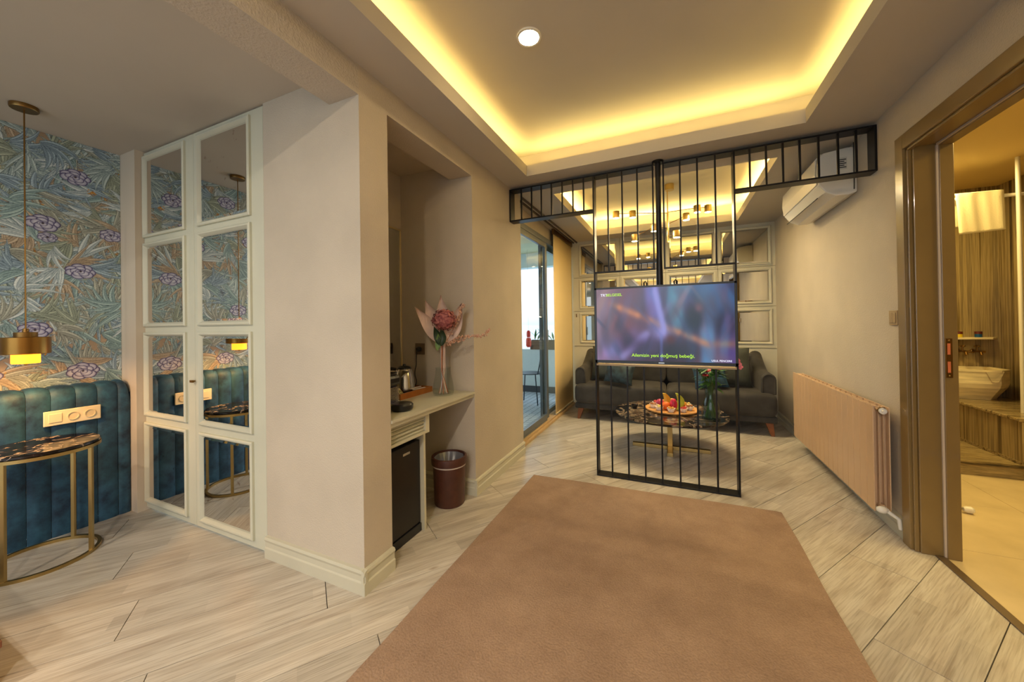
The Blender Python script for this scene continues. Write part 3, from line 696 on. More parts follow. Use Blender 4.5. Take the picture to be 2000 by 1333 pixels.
lnr.grid(lin_fn, 48, 6); lnr.build('bin_liner', mat('bag_plastic', (110, 110, 118), .3), bn, fixn=False)

# ------------------------------------------------------------------ rug
M_rug, n, b = nodes_mat('rug_pile'); L = n.links.new; b.inputs['Roughness'].default_value = .95
t = n.nodes.new('ShaderNodeTexCoord')
n1 = n.nodes.new('ShaderNodeTexNoise'); n1.inputs['Scale'].default_value = 2.6; n1.inputs['Detail'].default_value = 8; n1.inputs['Roughness'].default_value = .7; L(t.outputs['Object'], n1.inputs[0])
rp = n.nodes.new('ShaderNodeValToRGB'); rp.color_ramp.elements[0].position = .34; rp.color_ramp.elements[0].color = lin((146, 119, 98))+(1,); rp.color_ramp.elements[1].position = .66; rp.color_ramp.elements[1].color = lin((170, 142, 119))+(1,); L(n1.outputs[0], rp.inputs[0])
n2 = n.nodes.new('ShaderNodeTexNoise'); n2.inputs['Scale'].default_value = 130; n2.inputs['Detail'].default_value = 3; L(t.outputs['Object'], n2.inputs[0])
r3 = n.nodes.new('ShaderNodeMapRange'); r3.inputs['To Min'].default_value = .72; r3.inputs['To Max'].default_value = 1.22; L(n2.outputs[0], r3.inputs['Value'])
h3 = n.nodes.new('ShaderNodeHueSaturation'); L(rp.outputs[0], h3.inputs['Color']); L(r3.outputs[0], h3.inputs['Value']); L(h3.outputs[0], b.inputs['Base Color'])
bp = n.nodes.new('ShaderNodeBump'); bp.inputs['Strength'].default_value = .6; bp.inputs['Distance'].default_value = .006; L(n2.outputs[0], bp.inputs['Height']); L(bp.outputs[0], b.inputs['Normal'])
rg = MB()
ny_ = 60
def rug_edge(t_, s_): return .006*mnoise.noise(Vector((t_*2.3, s_, 0)))
ring_ = [(-1.023+rug_edge(y, 1), y) for y in np.linspace(-1.3, 2.682, ny_)]+[(x, 2.682+(x+1.023)*.03+rug_edge(x, 5)) for x in np.linspace(-1.0, .57, 24)]+[(.595+rug_edge(y, 9), y) for y in np.linspace(2.725, -1.3, ny_)]
rg.prism(ring_, 'z', .0005, .009)
tag(rg.build('rug', M_rug, bevel=.003), 'large plain brown rug on the pale plank floor', 'rug')

# ------------------------------------------------------------------ metal partition
pt = thing('metal_partition', 'black metal bar partition screen around the television between two rooms', 'partition', (-.08, 2.9, 0))
Y0, Y1 = 2.87, 2.96; T = .011
def rail(x0, x1, z0, z1, nm='rail', y0=Y0, y1=Y1, m=M_black): return MB().box(x0, x1, y0, y1, z0, z1).build(nm, m, pt, bevel=.001)
P1, P2, ZT, ZL, ZU, ZM = -.566, .390, 2.362, 2.084, 1.585, .864
rail(XL+.001, -.1165, ZT-T, ZT, 'top_rail'); rail(-.0555, XR-.001, ZT-T, ZT, 'top_rail')
rail(XL+.001, XL+.013, ZL, ZT-T, 'end_post'); rail(XR-.013, XR-.001, ZL, ZT-T, 'end_post')
rail(XL+.013, P1, ZL, ZL+T, 'lower_rail'); rail(P2+T, XR-.013, ZL, ZL+T, 'lower_rail')
rail(P1, P1+T, 0, ZT-T, 'post'); rail(P2, P2+T, 0, ZT-T, 'post')
rail(P1+T, P2, 0, T, 'bottom_rail')
rail(P1+T, P2, ZM, ZM+.012, 'middle_rail', m=M_rail_lit)
rail(P1+T, -.1165, ZU, ZU+T, 'grid_rail', Y0, Y0+.03); rail(-.0555, P2, ZU, ZU+T, 'grid_rail', Y0, Y0+.03)
def bar(x, z0, z1, r=.0055): return MB().box(x-r, x+r, Y0+.002, Y0+.014, z0, z1).build('bar', M_black, pt)
for x in (-1.173, -1.080, -.993, -.904, -.813, -.724, -.637): bar(x, ZL+T, ZT-T)
for x in (.487, .579, .670, .759, .855, .951, 1.038): bar(x, ZL+T, ZT-T)
for x in (-.449, -.342, -.232, -.122, -.05, .060, .171, .282): bar(x, ZU+T, ZT-T)
for x in (-.447, -.325, -.205, -.0884, .0309, .149, .266): bar(x, T, ZM)

# television on its ceiling pole
tv = thing('television', 'flat black television showing a blurred film scene hung on a ceiling pole', 'television', (-.08, 2.82, 1.2))
MB().lathe([(.0001, 1.25), (.021, 1.25), (.024, 1.52), (.019, 1.70), (.019, 2.378), (.0001, 2.378)], (-.086, 2.885, 0), 24).build('ceiling_pole', mat('pole_black', (40, 40, 44), .35, .6), tv)
MB().lathe([(.0001, 2.366), (.040, 2.366), (.040, 2.3835), (.0001, 2.3835)], (-.086, 2.885, 0), 24).build('pole_flange', M_black, tv)
TX0, TX1, TZ0, TZ1, TY = -.548, .388, .893, 1.462, 2.80
bk = MB().box(TX0, TX1, TY+.002, TY+.052, TZ0, TZ1).build('cabinet', M_darkp, tv, bevel=.006)
box('rear_bracket', M_black, -.2, .03, TY+.052, 2.868, 1.2, 1.44, tv)
for x in (-.185, .02):
    MB().tube([(x-.008, 2.862, 1.455), (x-.010, 2.862, 1.488), (x, 2.862, 1.50), (x+.010, 2.862, 1.488), (x+.008, 2.862, 1.455)], .005, 8).build('hook', M_black, tv)
bz = MB(); B_ = .017; ring_z = ((TX0, TX0+B_*.8, TZ0, TZ1), (TX1-B_*.8, TX1, TZ0, TZ1), (TX0, TX1, TZ0, TZ0+B_*1.25), (TX0, TX1, TZ1-B_*.8, TZ1))
for a in ring_z: bz.box(a[0], a[1], TY-.004, TY+.004, a[2], a[3])
bz.build('bezel', M_darkp, tv)
sx0, sx1, sz0, sz1 = TX0+.0136, TX1-.0136, TZ0+.0212, TZ1-.0136
W, H = 240, 144; U, V = np.meshgrid(np.linspace(0, 1, W), np.linspace(0, 1, H))  # V up
V_ = 1-V
im = np.zeros((H, W, 3)); im[:] = (146, 116, 114)
def blob(cx, cy, rx, ry, col, rot=0, p=2, k=1.0):
    dx, dy = U-cx, (V_-cy)*.6; c, s = math.cos(rot), math.sin(rot); a = (dx*c+dy*s)/rx; b2 = (-dx*s+dy*c)/(ry*.6)
    w_ = np.exp(-(np.abs(a)**p+np.abs(b2)**p))[..., None]*k; im[:] = im*(1-w_)+np.array(col)*w_
blob(.12, .3, .22, .6, (150, 104, 112)); blob(.3, .12, .14, .3, (150, 92, 92)); blob(.05, .6, .08, .7, (150, 134, 150))
blob(.25, .55, .16, .35, (150, 84, 76)); blob(.75, .2, .5, .45, (56, 84, 120)); blob(.9, .12, .2, .3, (70, 110, 150))
blob(.48, .3, .10, .30, (84, 72, 98)); blob(.44, .2, .055, .3, (120, 112, 168), p=4, rot=-.05); blob(.62, .22, .09, .42, (98, 140, 158), p=3)
blob(.73, .38, .07, .25, (30, 26, 44), p=3); blob(.76, .30, .035, .08, (96, 72, 84)); blob(.93, .55, .09, .2, (38, 34, 58)); blob(.97, .9, .1, .3, (96, 84, 140))
blob(.33, .82, .25, .22, (70, 48, 78)); blob(.55, .9, .28, .2, (58, 30, 50)); blob(.12, .85, .09, .16, (120, 118, 160)); blob(.04, .93, .05, .12, (168, 140, 200))
blob(.5, .62, .06, .12, (150, 140, 190)); blob(.57, .72, .035, .07, (104, 52, 50)); blob(.385, .72, .05, .2, (128, 116, 170), rot=-.9); blob(.5, .85, .012, .2, (124, 140, 200), p=3)
blob(.82, .85, .05, .35, (96, 132, 168), p=4); blob(.70, .8, .06, .2, (60, 34, 62))
for i, tt in enumerate(np.linspace(0, 1, 9)): blob(.17+tt*.63, .25+tt*.50, .055, .045, (206, 140, 96) if i not in (4, 5) else (160, 130, 130), rot=.5, k=.75)
blob(.93, .76, .09, .05, (150, 110, 96), k=.8)
rng2 = np.random.RandomState(2)
for i in range(60):
    c0 = im[rng2.randint(H), rng2.randint(W)]*rng2.uniform(.6, 1.35)
    blob(rng2.uniform(0, 1), rng2.uniform(0, 1), rng2.uniform(.012, .05), rng2.uniform(.08, .3), c0, rot=rng2.uniform(-.7, .7), p=3, k=.35)
for i, tt in enumerate(np.linspace(0, 1, 24)):
    blob(.40-tt*.20, .62+tt*.34, .022, .05, (150, 140, 188), rot=-.7, k=.4); blob(.455+tt*.07, .02+tt*.58, .016, .06, (150, 148, 204), rot=.2, k=.5)
blob(.74, .40, .055, .16, (22, 20, 36), p=3, k=.8); blob(.765, .30, .028, .06, (120, 84, 92), k=.8); blob(.36, .78, .16, .10, (62, 34, 64), k=.6); blob(.60, .86, .14, .12, (40, 20, 38), k=.7)
im = (im-96)*1.35+86
def tv_pos(u, v): return np.stack([sx0+u*(sx1-sx0)+.08, np.full_like(u, TY-2.82), sz0+v*(sz1-sz0)-1.2], -1)
M_scr, n, b = nodes_mat('screen_picture'); b.inputs['Roughness'].default_value = .12; b.inputs['Base Color'].default_value = (.005, .005, .006, 1)
at_ = n.nodes.new('ShaderNodeAttribute'); at_.attribute_name = 'print'; n.links.new(at_.outputs['Color'], b.inputs['Emission Color']); b.inputs['Emission Strength'].default_value = .5
vc_sheet('screen', np.clip(im, 0, 255), tv_pos, M_scr, tv)
M_gt = mat('subtitle_green', (0, 0, 0), .5, emit=(168, 220, 44), estr=1); M_wt = mat('logo_white', (0, 0, 0), .5, emit=(220, 220, 240), estr=1)
def text(s_, x, z, size, m, parent, y=TY-.0012, nm='lettering', align='LEFT', ori=None):
    cu = bpy.data.curves.new(nm, 'FONT'); cu.body = s_; cu.size = size; cu.align_x = align; cu.extrude = .0003; cu.materials.append(m)
    ob = bpy.data.objects.new('t', cu); C.objects.link(ob); bpy.context.view_layer.update(); me = bpy.data.meshes.new_from_object(ob.evaluated_get(bpy.context.evaluated_depsgraph_get())); bpy.data.objects.remove(ob)
    if not me.materials: me.materials.append(m)
    o = bpy.data.objects.new(nm, me); C.objects.link(o); o.parent = parent; q = ORI[parent.name]
    o.location = (x-q.x, y-q.y, z-q.z); o.rotation_euler = (PI/2, 0, 0); return o
text('TRT', TX0+.045, 1.395, .028, M_wt, tv); text('BELGESEL', TX0+.084, 1.395, .028, M_gt, tv)
text('Ailemizin yeni doğmuş bebeği.', -.075, .945, .033, M_gt, tv, align='CENTER')
text('USUL PENCERE', sx1-.02, .922, .018, M_wt, tv, align='RIGHT')
box('badge', mat('badge_silver', (190, 190, 190), .3, .8), -.10, -.062, TY-.0052, TY-.0041, TZ0+.007, TZ0+.014, tv)

# ------------------------------------------------------------------ radiator
ra = thing('radiator', 'beige sectional wall radiator below the light switch on the right wall', 'radiator', (1.06, 3.4, .12))
yR0, yR1 = 2.69, 4.18; ns = 18; sp_ = (yR1-yR0)/ns
rs0 = None
for k in range(ns):
    y0 = yR0+k*sp_
    if k == 0:
        mb = MB(); q = sp_-.0028
        mb.box(1.018, 1.024, 0, q, .115, .708); mb.box(1.024, 1.092, q*.46, q*.54, .13, .70)
        mb.box(1.086, 1.092, 0, q, .125, .700); mb.box(1.045, 1.049, q*.12, q*.88, .13, .70); mb.box(1.066, 1.070, q*.12, q*.88, .13, .70)
        mb.lathe([(.016, 0), (.016, q)], (1.056, 0, .683), 12, M=Matrix.Rotation(-PI/2, 4, 'X')); mb.lathe([(.016, 0), (.016, q)], (1.056, 0, .14), 12, M=Matrix.Rotation(-PI/2, 4, 'X'))
        mb.v = [(p[0]-1.06, p[1], p[2]-.12) for p in mb.v]
        rs0 = mb.build('radiator_section', M_rad, loc=(0, y0-3.4, 0), bevel=.003); rs0.parent = ra
    else:
        c = rs0.copy(); C.objects.link(c); c.parent = ra; c.location = (0, y0-3.4, 0)
MY = Matrix.Rotation(PI/2, 4, 'X')
MB().lathe([(.0001, 0), (.017, 0), (.017, .018), (.010, .020), (.009, .030), (.0001, .030)], (1.056, 2.688, .683), 20, M=MY).build('end_cap', M_white, ra)
MB().lathe([(.0001, 0), (.022, 0), (.022, .006), (.0001, .006)], (1.056, 2.6895, .683), 6, M=MY).build('nut', M_brassd, ra)
vl = MB(); vl.lathe([(.0001, 0), (.013, 0), (.013, .03), (.0001, .03)], (1.056, 2.688, .14), 16, M=MY); vl.tube([(1.056, 2.665, .14), (1.075, 2.655, .125), (1.105, 2.655, .105), (1.112, 2.655, .05)], .010, 10); vl.ball((1.04, 2.662, .14), .019, 14, 10, (1.4, 1, 1))
vl.build('valve', M_white, ra)
MB().lathe([(.0001, 0), (.014, 0), (.016, .03), (.0001, .035)], (1.056, 4.181, .14), 16, M=Matrix.Rotation(-PI/2, 4, 'X')).build('far_valve', M_white, ra)
br = MB()
for y in (2.95, 3.9): br.box(1.092, 1.133, y, y+.02, .6, .63); br.box(1.092, 1.133, y, y+.02, .2, .22)
br.build('bracket', M_rad, ra)
# ------------------------------------------------------------------ air conditioner
ac = thing('air_conditioner', 'white wall air conditioner mounted high on the right wall', 'air conditioner', (1.1, 3.5, 2.2))
prof = [(1.133, 2.045), (1.133, 2.345), (1.08, 2.35), (.955, 2.335), (.925, 2.30), (.918, 2.20), (.928, 2.12), (.965, 2.065), (1.02, 2.035), (1.09, 2.032)]
MB().prism(prof, 'y', 3.13, 3.97).build('body', M_white, ac, bevel=.008, bseg=3)
fp = [(.915, 2.20), (.921, 2.295), (.95, 2.330), (.948, 2.336), (.915, 2.302), (.909, 2.20), (.919, 2.125), (.925, 2.127)]
MB().prism(fp, 'y', 3.145, 3.955).build('front_panel', mat('ac_white', (234, 228, 216), .25), ac, bevel=.002)
M_ = Matrix.Translation((.958, 0, 2.068)) @ Matrix.Rotation(math.radians(-42), 4, 'Y')
MB().box(-.030, .034, 3.18, 3.92, -.0055, -.0025, M_).build('louver', mat('ac_louver', (216, 208, 196), .3), ac)
MB().box(-.036, -.032, 3.18, 3.92, -.006, .0, M_).build('outlet_slot', M_darkp, ac)
lbz = MB(); lbz.box(1.035, 1.08, 3.1275, 3.1299, 2.205, 2.285); lbz.build('rating_label', mat('rating_paper', (206, 202, 190), .5), ac)
for k in range(5): MB().box(1.039, 1.076-(k % 2)*.01, 3.1265, 3.1274, 2.215+k*.013, 2.221+k*.013).build('printed_line', M_darkp, ac)
MB().tube([(1.112, 3.118, 2.37), (1.112, 3.118, 2.10), (1.112, 3.121, 2.06)], .003, 6).build('cable', M_darkp, ac)
# light switch
sw = thing('light_switch', 'beige double light switch on the right wall beside the door frame', 'switch', (1.13, 2.72, 1.2))
M_sw = mat('switch_beige', (168, 144, 104), .4)
box('plate', M_sw, 1.124, 1.1335, 2.678, 2.762, 1.160, 1.242, sw, bevel=.003)
for a, b2 in ((2.690, 2.7185), (2.7215, 2.750)): box('rocker', M_sw, 1.120, 1.124, a, b2, 1.172, 1.230, sw, bevel=.002)

# ------------------------------------------------------------------ bathroom door frame
df = MB()
def pr_y(poly, z0, z1): df.prism(poly, 'z', z0, z1)
# far upright (the one seen): casing, reveal, stop
df.box(1.104, XR-.0005, 2.552, 2.622, 0, 2.155); df.box(1.116, XR, 2.538, 2.552, 0, 2.075)
df.box(1.134, 1.278, 2.528, 2.58, 0, 2.13); df.box(1.225, 1.278, 2.516, 2.528, 0, 2.10)
df.box(1.104, XR-.0005, 1.50, 1.578, 0, 2.155); df.box(1.134, 1.278, 1.56, 1.605, 0, 2.13); df.box(1.225, 1.278, 1.605, 1.622, 0, 2.10)
df.box(1.104, XR-.0005, 1.578, 2.552, 2.078, 2.155); df.box(1.116, XR, 1.578, 2.552, 2.064, 2.078)
df.box(1.134, 1.278, 1.605, 2.528, 2.072, 2.13); df.box(1.225, 1.278, 1.605, 2.528, 2.058, 2.072)
dfo = struct(df.build('door_1', M_olive, bevel=.003))
gk = MB(); gk.box(1.216, 1.2245, 2.519, 2.5275, 0, 2.064); gk.box(1.216, 1.2245, 1.622, 2.519, 2.063, 2.0715)
g_ = gk.build('gasket', mat('gasket_grey', (190, 176, 160), .6), dfo)
lk = MB(); lk.box(1.230, 1.256, 2.5125, 2.5158, .90, 1.095)
lk = lk.build('strike_plate', M_brassd, dfo, bevel=.001)
for z in (.925, 1.015): box('latch_hole', mat('raw_wood', (206, 110, 66), .8), 1.237, 1.248, 2.5115, 2.5124, z, z+.055, lk)
for z in (.910, 1.085): MB().ball((1.243, 2.5125, z), .004, 8, 5).build('screw', M_brass, lk)
ds = thing('door_stopper', 'small white rubber door stop on the bathroom floor by the frame', 'door stop', (1.62, 3.15, 0))
MX = Matrix.Rotation(PI/2, 4, 'Y')
MB().lathe([(.0001, 0), (.006, 0), (.006, .03), (.0001, .03)], (1.575, 3.15, .022), 12, M=MX).build('stem', M_steel, ds)
MB().lathe([(.0001, 0), (.013, 0), (.019, .012), (.021, .035), (.014, .045), (.0001, .046)], (1.605, 3.15, .022), 20, M=MX).build('rubber_tip', M_white, ds)

# ------------------------------------------------------------------ bathroom
bf = struct(box('bathroom_floor', mat('bath_grout', (140, 120, 84), .8), 1.205, 3.5, .6, 4.1, -.06, -.006))
M_bt = mat('bath_tile', (206, 186, 146), .22, var=.08, vscale=4)
tx = [1.222, 1.93, 2.63, 3.3]; ty = [.7, 1.35, 2.0, 2.65, 3.30, 3.94]
for i in range(3):
    for j in range(5):
        if ty[j] < 1.3 and i == 0: pass
        MB().box(tx[i]+.001, tx[i+1]-.001, ty[j]+.001, ty[j+1]-.001, -.0055, 0).build('tile', M_bt, bf, bevel=.0008)
bw_ = MB(); bw_.box(1.28, 3.0, 5.0, 5.1, 0, 2.5); bw_.box(2.83, 2.95, 3.9, 5.0, 0, 2.5); bw_.box(2.42, 2.95, 3.84, 3.94, 0, 2.5)
struct(bw_.build('wall_bathroom', M_strv))
bw2 = MB(); bw2.box(3.4, 3.5, .6, 3.9, 0, 2.5); bw2.box(1.28, 3.5, .5, .6, 0, 2.5); bw2.box(2.95, 3.5, 3.84, 3.94, 0, 2.5)
struct(bw2.build('wall_bathroom_rear', M_strv))
struct(box('ceiling_bathroom', mat('bath_ceiling', (214, 190, 130), .8), 1.28, 3.5, .5, 5.1, 2.44, 2.5))
bs = thing('marble_platform', 'striped marble step platform at the end of the bathroom', 'platform', (1.9, 4.4, 0))
box('platform_slab', M_strh, 1.285, 2.32, 3.93, 4.998, .0005, .085, bs, bevel=.003)
box('platform_top', M_strh, 1.285, 2.32, 3.915, 4.998, .085, .105, bs, bevel=.006)
bc = thing('marble_bench', 'striped marble bench carrying the stone basin in the bathroom', 'bench', (2.6, 4.4, 0))
box('bench_front', M_strv, 2.325, 2.345, 3.945, 4.998, .125, .42, bc)
box('bench_foot', M_strh, 2.321, 2.36, 3.945, 4.998, .0, .125, bc)
box('bench_body', M_strv, 2.345, 2.828, 3.945, 4.998, 0, .42, bc)
box('bench_top', M_strh, 2.311, 2.828, 3.943, 4.998, .42, .447, bc, bevel=.008)
ba = thing('stone_basin', 'pale carved stone basin on the striped marble bench', 'basin', (2.55, 4.8, .448))
def poly_loft(secs):
    mb = MB(); n0 = len(secs[0][0])
    vs = [(p[0], p[1], z) for poly, z in secs for p in poly]
    fs = [(i*n0+k, i*n0+(k+1) % n0, (i+1)*n0+(k+1) % n0, (i+1)*n0+k) for i in range(len(secs)-1) for k in range(n0)]
    fs.append(tuple(range(n0))[::-1]); fs.append(tuple((len(secs)-1)*n0+k for k in range(n0))); return mb.add(vs, fs)
def bpoly(s_): 
    base = [(2.33, 4.66), (2.62, 4.64), (2.74, 4.76), (2.74, 4.995), (2.33, 4.995)]; c = (2.53, 4.93)
    return [(c[0]+(p[0]-c[0])*s_, min(4.995, c[1]+(p[1]-c[1])*s_)) for p in base]
poly_loft([(bpoly(.72), .4475), (bpoly(.78), .48), (bpoly(.96), .56), (bpoly(1), .60), (bpoly(1), .70), (bpoly(1.02), .705), (bpoly(1.02), .722), (bpoly(.9), .722), (bpoly(.8), .64), (bpoly(.5), .60)]).build('bowl', M_stone, ba)
poly_loft([([(2.56, 4.632), (2.60, 4.632), (2.58, 4.65)], .62), ([(2.52, 4.630), (2.64, 4.640), (2.58, 4.70)], .715)]).build('carved_spout', M_stone, ba)
shf = thing('bathroom_shelf', 'narrow stone shelf above the brass taps in the bathroom', 'shelf', (2.6, 4.95, 1.0))
sh = MB(); sh.prism([(2.34, 4.998), (2.80, 4.998), (2.72, 4.90), (2.40, 4.885), (2.34, 4.90)], 'z', .985, 1.004); sh.build('shelf_slab', M_stone, shf, bevel=.003)
for (x, cap_, c_, lab) in ((2.515, (96, 40, 24), (216, 190, 40), 'small jar with yellow contents and dark cap on the bathroom shelf'), (2.645, (90, 34, 30), (16, 78, 130), 'small jar with blue contents and dark cap on the bathroom shelf')):
    j = thing('jar', lab, 'jar', (x, 4.94, 1.0045), 'jars on the bathroom shelf')
    MB().lathe([(.0001, 1.0045), (.023, 1.0045), (.024, 1.01), (.024, 1.036), (.0001, 1.036)], (x, 4.94, 0), 20).build('jar_body', mat('jar_%d' % c_[0], c_, .3), j)
    MB().lathe([(.0001, 1.036), (.025, 1.036), (.025, 1.060), (.0001, 1.062)], (x, 4.94, 0), 20).build('lid', mat('cap_%d' % cap_[0], cap_, .4), j)
for (x, lab) in ((2.535, 'aged brass wall tap nearer the door frame above the stone basin'), (2.635, 'aged brass wall tap below the blue jar above the stone basin')):
    tpn = thing('tap', lab, 'tap', (x, 4.95, .87), 'wall taps over the basin')
    Mt = Matrix.Rotation(PI/2, 4, 'X')
    MB().lathe([(.0001, 0), (.020, 0), (.018, .006), (.010, .010), (.010, .05), (.0001, .05)], (x, 4.9995, .870), 16, M=Mt).build('wall_flange', M_brassd, tpn)
    MB().tube([(x, 4.955, .870), (x, 4.91, .872), (x-.004, 4.885, .862), (x-.004, 4.878, .84)], .011, 10).build('spout', M_brassd, tpn)
    hd = MB().tube([(x, 4.94, .875), (x, 4.94, .918)], .006, 8)
    for a in range(4): hd.ball((x+.018*math.cos(a*PI/2+.4), 4.94+.010*math.sin(a*PI/2+.4), .92), .0085, 8, 6)
    hd.ball((x, 4.94, .925), .009, 8, 6); hd.build('handle', M_brassd, tpn)
    cr_ = MB().tube([(x+.01, 4.93, .870), (x+.045, 4.925, .868)], [.009, .012], 10); cr_.build('lever', M_brassd, tpn)
srr = thing('shower_rail', 'white curtain rail with upright pole across the bathroom', 'rail', (2.5, 4.2, 2.16))
MB().tube([(1.285, 4.2, 2.185), (2.829, 4.2, 2.145)], .014, 12).build('rail', M_white, srr)
MB().tube([(2.468, 4.172, .4475), (2.468, 4.172, 2.2), (2.468, 4.172, 2.439)], .013, 12).build('pole', M_white, srr)
tw_ = thing('towel', 'white folded towel hanging over the shower rail', 'towel', (2.26, 4.2, 2.1))
def towel_fn(u, v):
    x = 2.125+.268*u; sag = .004*math.sin(u*9)+.003*math.sin(u*21+v*3); top = 2.205-.026*(x-2.1)
    if v < .47: return (x+.012*(1-u)*(1-v/.47), 4.174-sag-.006*(1-v/.47), top-.335+.02*u+(.33-.02*u)*v/.47)
    if v > .53: return (x, 4.226+sag, top-.27*(v-.53)/.47)
    a = (v-.47)/.06*PI; return (x, 4.2-.026*math.cos(a), top-.005+.014*math.sin(a))
o = MB().grid(towel_fn, 14, 40).build('towel_cloth', mat('towel_cotton', (206, 194, 160), .95, bump=.6, bscale=160), tw_, fixn=False)
sd = o.modifiers.new('Solidify', 'SOLIDIFY'); sd.thickness = .010

# ------------------------------------------------------------------ balcony door, blind, tracks
fd = MB(); GX0, GX1 = -1.43, -1.385
fd.box(GX0-.05, GX1, 3.125, 4.11, .045, .062); fd.box(GX0-.05, GX1, 3.125, 5.262, 2.17, 2.229)
d2 = struct(fd.build('door_2', M_alu, bevel=.002))
def sash(y0, y1, x0, x1, nm, st_=.05):
    mb = MB(); mb.box(x0, x1, y0, y0+st_, .063, 2.168); mb.box(x0, x1, y1-st_, y1, .063, 2.168); mb.box(x0, x1, y0+st_, y1-st_, .063, .118); mb.box(x0, x1, y0+st_, y1-st_, 2.11, 2.168)
    o = mb.build(nm, M_alu, d2, bevel=.003)
    box('glass_pane', M_pane, (x0+x1)/2-.003, (x0+x1)/2+.003, y0+st_, y1-st_, .118, 2.11, o)
    return o
s1 = sash(3.127, 4.195, -1.425, -1.39, 'sliding_sash', .065)
MB().box(-1.389, -1.372, 4.15, 4.165, .98, 1.12).build('handle', M_steel, s1, bevel=.003)
sash(4.12, 5.26, -1.475, -1.44, 'fixed_sash', .05)
bl = thing('window_blind', 'cream fabric panel blind hanging beside the balcony door', 'blind', (-1.36, 4.8, 2.35))
def bl_fn(u, v): return (-1.362+.003*math.sin(u*7), 4.375+.875*u, .065+2.255*v)
o = MB().grid(bl_fn, 16, 4).build('fabric', mat('blind_fabric', (240, 214, 158), .8, bump=.15, bscale=500), bl, fixn=False)
sd = o.modifiers.new('Solidify', 'SOLIDIFY'); sd.thickness = .003
box('bottom_bar', M_cream, -1.368, -1.352, 4.375, 5.25, .055, .068, bl)
box('head_rail', M_brassd, -1.375, -1.345, 4.36, 5.255, 2.318, 2.3838, bl)
ct = thing('curtain_track', 'double dark curtain track on the ceiling above the balcony door', 'curtain track', (-1.28, 4.2, 2.37))
for x in (-1.325, -1.275): box('track', mat('track_dark', (70, 56, 44), .5), x-.008, x+.008, 3.13, 5.255, 2.366, 2.3838, ct, bevel=.002)
MB().lathe([(.0001, 0), (.005, 0), (.005, .05), (.0001, .05)], (-1.3, 5.262, 1.28), 8).build('cord_weight', M_brassd, ct)

# ------------------------------------------------------------------ balcony and outside
M_bw = mat('balcony_white', (206, 214, 212), .7)
M_btile, n, b = nodes_mat('balcony_tiles'); b.inputs['Roughness'].default_value = .4
t = n.nodes.new('ShaderNodeTexCoord'); bt = n.nodes.new('ShaderNodeTexBrick'); bt.offset = 0; n.links.new(t.outputs['Object'], bt.inputs[0])
bt.inputs['Scale'].default_value = 1; bt.inputs['Brick Width'].default_value = .085; bt.inputs['Row Height'].default_value = .085; bt.inputs['Mortar Size'].default_value = .006
bt.inputs['Color1'].default_value = lin((196, 200, 204))+(1,); bt.inputs['Color2'].default_value = lin((184, 190, 196))+(1,); bt.inputs['Mortar'].default_value = lin((96, 106, 116))+(1,)
n.links.new(bt.outputs[0], b.inputs['Base Color'])
struct(box('balcony_floor', M_btile, -4.2, -1.49, 2.9, 6.3, -.12, -.02))
struct(box('balcony_ceiling', mat('balcony_ceiling_paint', (196, 186, 150), .8), -4.2, -1.57, 3.0, 6.3, 2.45, 2.55))
pp = MB(); pp.box(-4.2, -1.6, 6.05, 6.2, -.02, .735); pp.box(-4.2, -4.05, 2.9, 6.05, -.02, .735)
pp = struct(pp.build('wall_balcony', M_bw))
box('plinth', mat('plinth_dark', (60, 62, 66), .6), -4.05, -1.6, 6.03, 6.05, -.02, .09, pp)
struct(box('balcony_beam', M_bw, -4.2, -1.6, 6.05, 6.25, 2.2, 2.45))
sea = struct(box('sea', mat('sea_water', (120, 150, 170), .15, var=.1, vscale=.01), -1500, 1500, 30, 3500, -18.1, -18))
bx, by = -2.02, 5.2
bch = thing('bistro_chair', 'dark metal bistro chair on the balcony behind the glass door', 'chair', (bx, by, -.02))
M_ch = mat('chair_metal', (60, 70, 80), .4, .6)
MB().lathe([(.0001, .435), (.19, .435), (.195, .44), (.19, .447), (.0001, .45)], (bx, by, 0), 28).build('seat', M_ch, bch)
for a in (40, 140, 220, 320):
    a = math.radians(a); MB().tube([(bx+.16*math.cos(a), by+.16*math.sin(a), .437), (bx+.22*math.cos(a), by+.22*math.sin(a), -.019)], .009, 8).build('leg', M_ch, bch)
MB().tube(spline([(bx+.17, by-.13, .44), (bx+.215, by-.15, .62), (bx+.24, by-.13, .80), (bx+.25, by, .85), (bx+.24, by+.13, .80), (bx+.215, by+.15, .62), (bx+.17, by+.13, .44)]), .009, 8).build('back_frame', M_ch, bch)
for d in (-.05, .05): MB().tube([(bx+.185, by+d, .448), (bx+.22, by+d, .62), (bx+.248, by+d, .83)], .006, 6).build('back_spindle', M_ch, bch)
pn = thing('planter', 'brown planter box with green plants on the balcony parapet', 'planter', (-2.2, 6.12, .736))
box('planter_box', mat('planter_brown', (92, 70, 56), .7), -2.34, -1.72, 6.04, 6.19, .7355, .90, pn, bevel=.006)
box('soil', mat('soil', (50, 38, 30), .9), -2.33, -1.73, 6.05, 6.18, .90, .905, pn)
rnd = random.Random(11)
for k in range(16):
    x0 = rnd.uniform(-2.32, -1.76); y0 = 6.11; a = rnd.uniform(0, 2*PI); L_ = rnd.uniform(.12, .26)
    base = Vector((x0, y0, .90)); d = Vector((math.cos(a)*.5, math.sin(a)*.25, 1)).normalized(); sd_ = Vector((-math.sin(a), math.cos(a), 0))
    def lf(u, v): return base+d*L_*v+Vector((math.cos(a), math.sin(a), 0))*(.10*v*v)+sd_*(.018*math.sin(PI*min(1, v+.02))*(2*u-1))
    MB().grid(lf, 2, 6).build('leaf', M_leaf, pn, fixn=False)
ln = thing('red_lantern', 'small red lantern hanging on the balcony beside the planter', 'lantern', (-2.33, 5.7, .95))
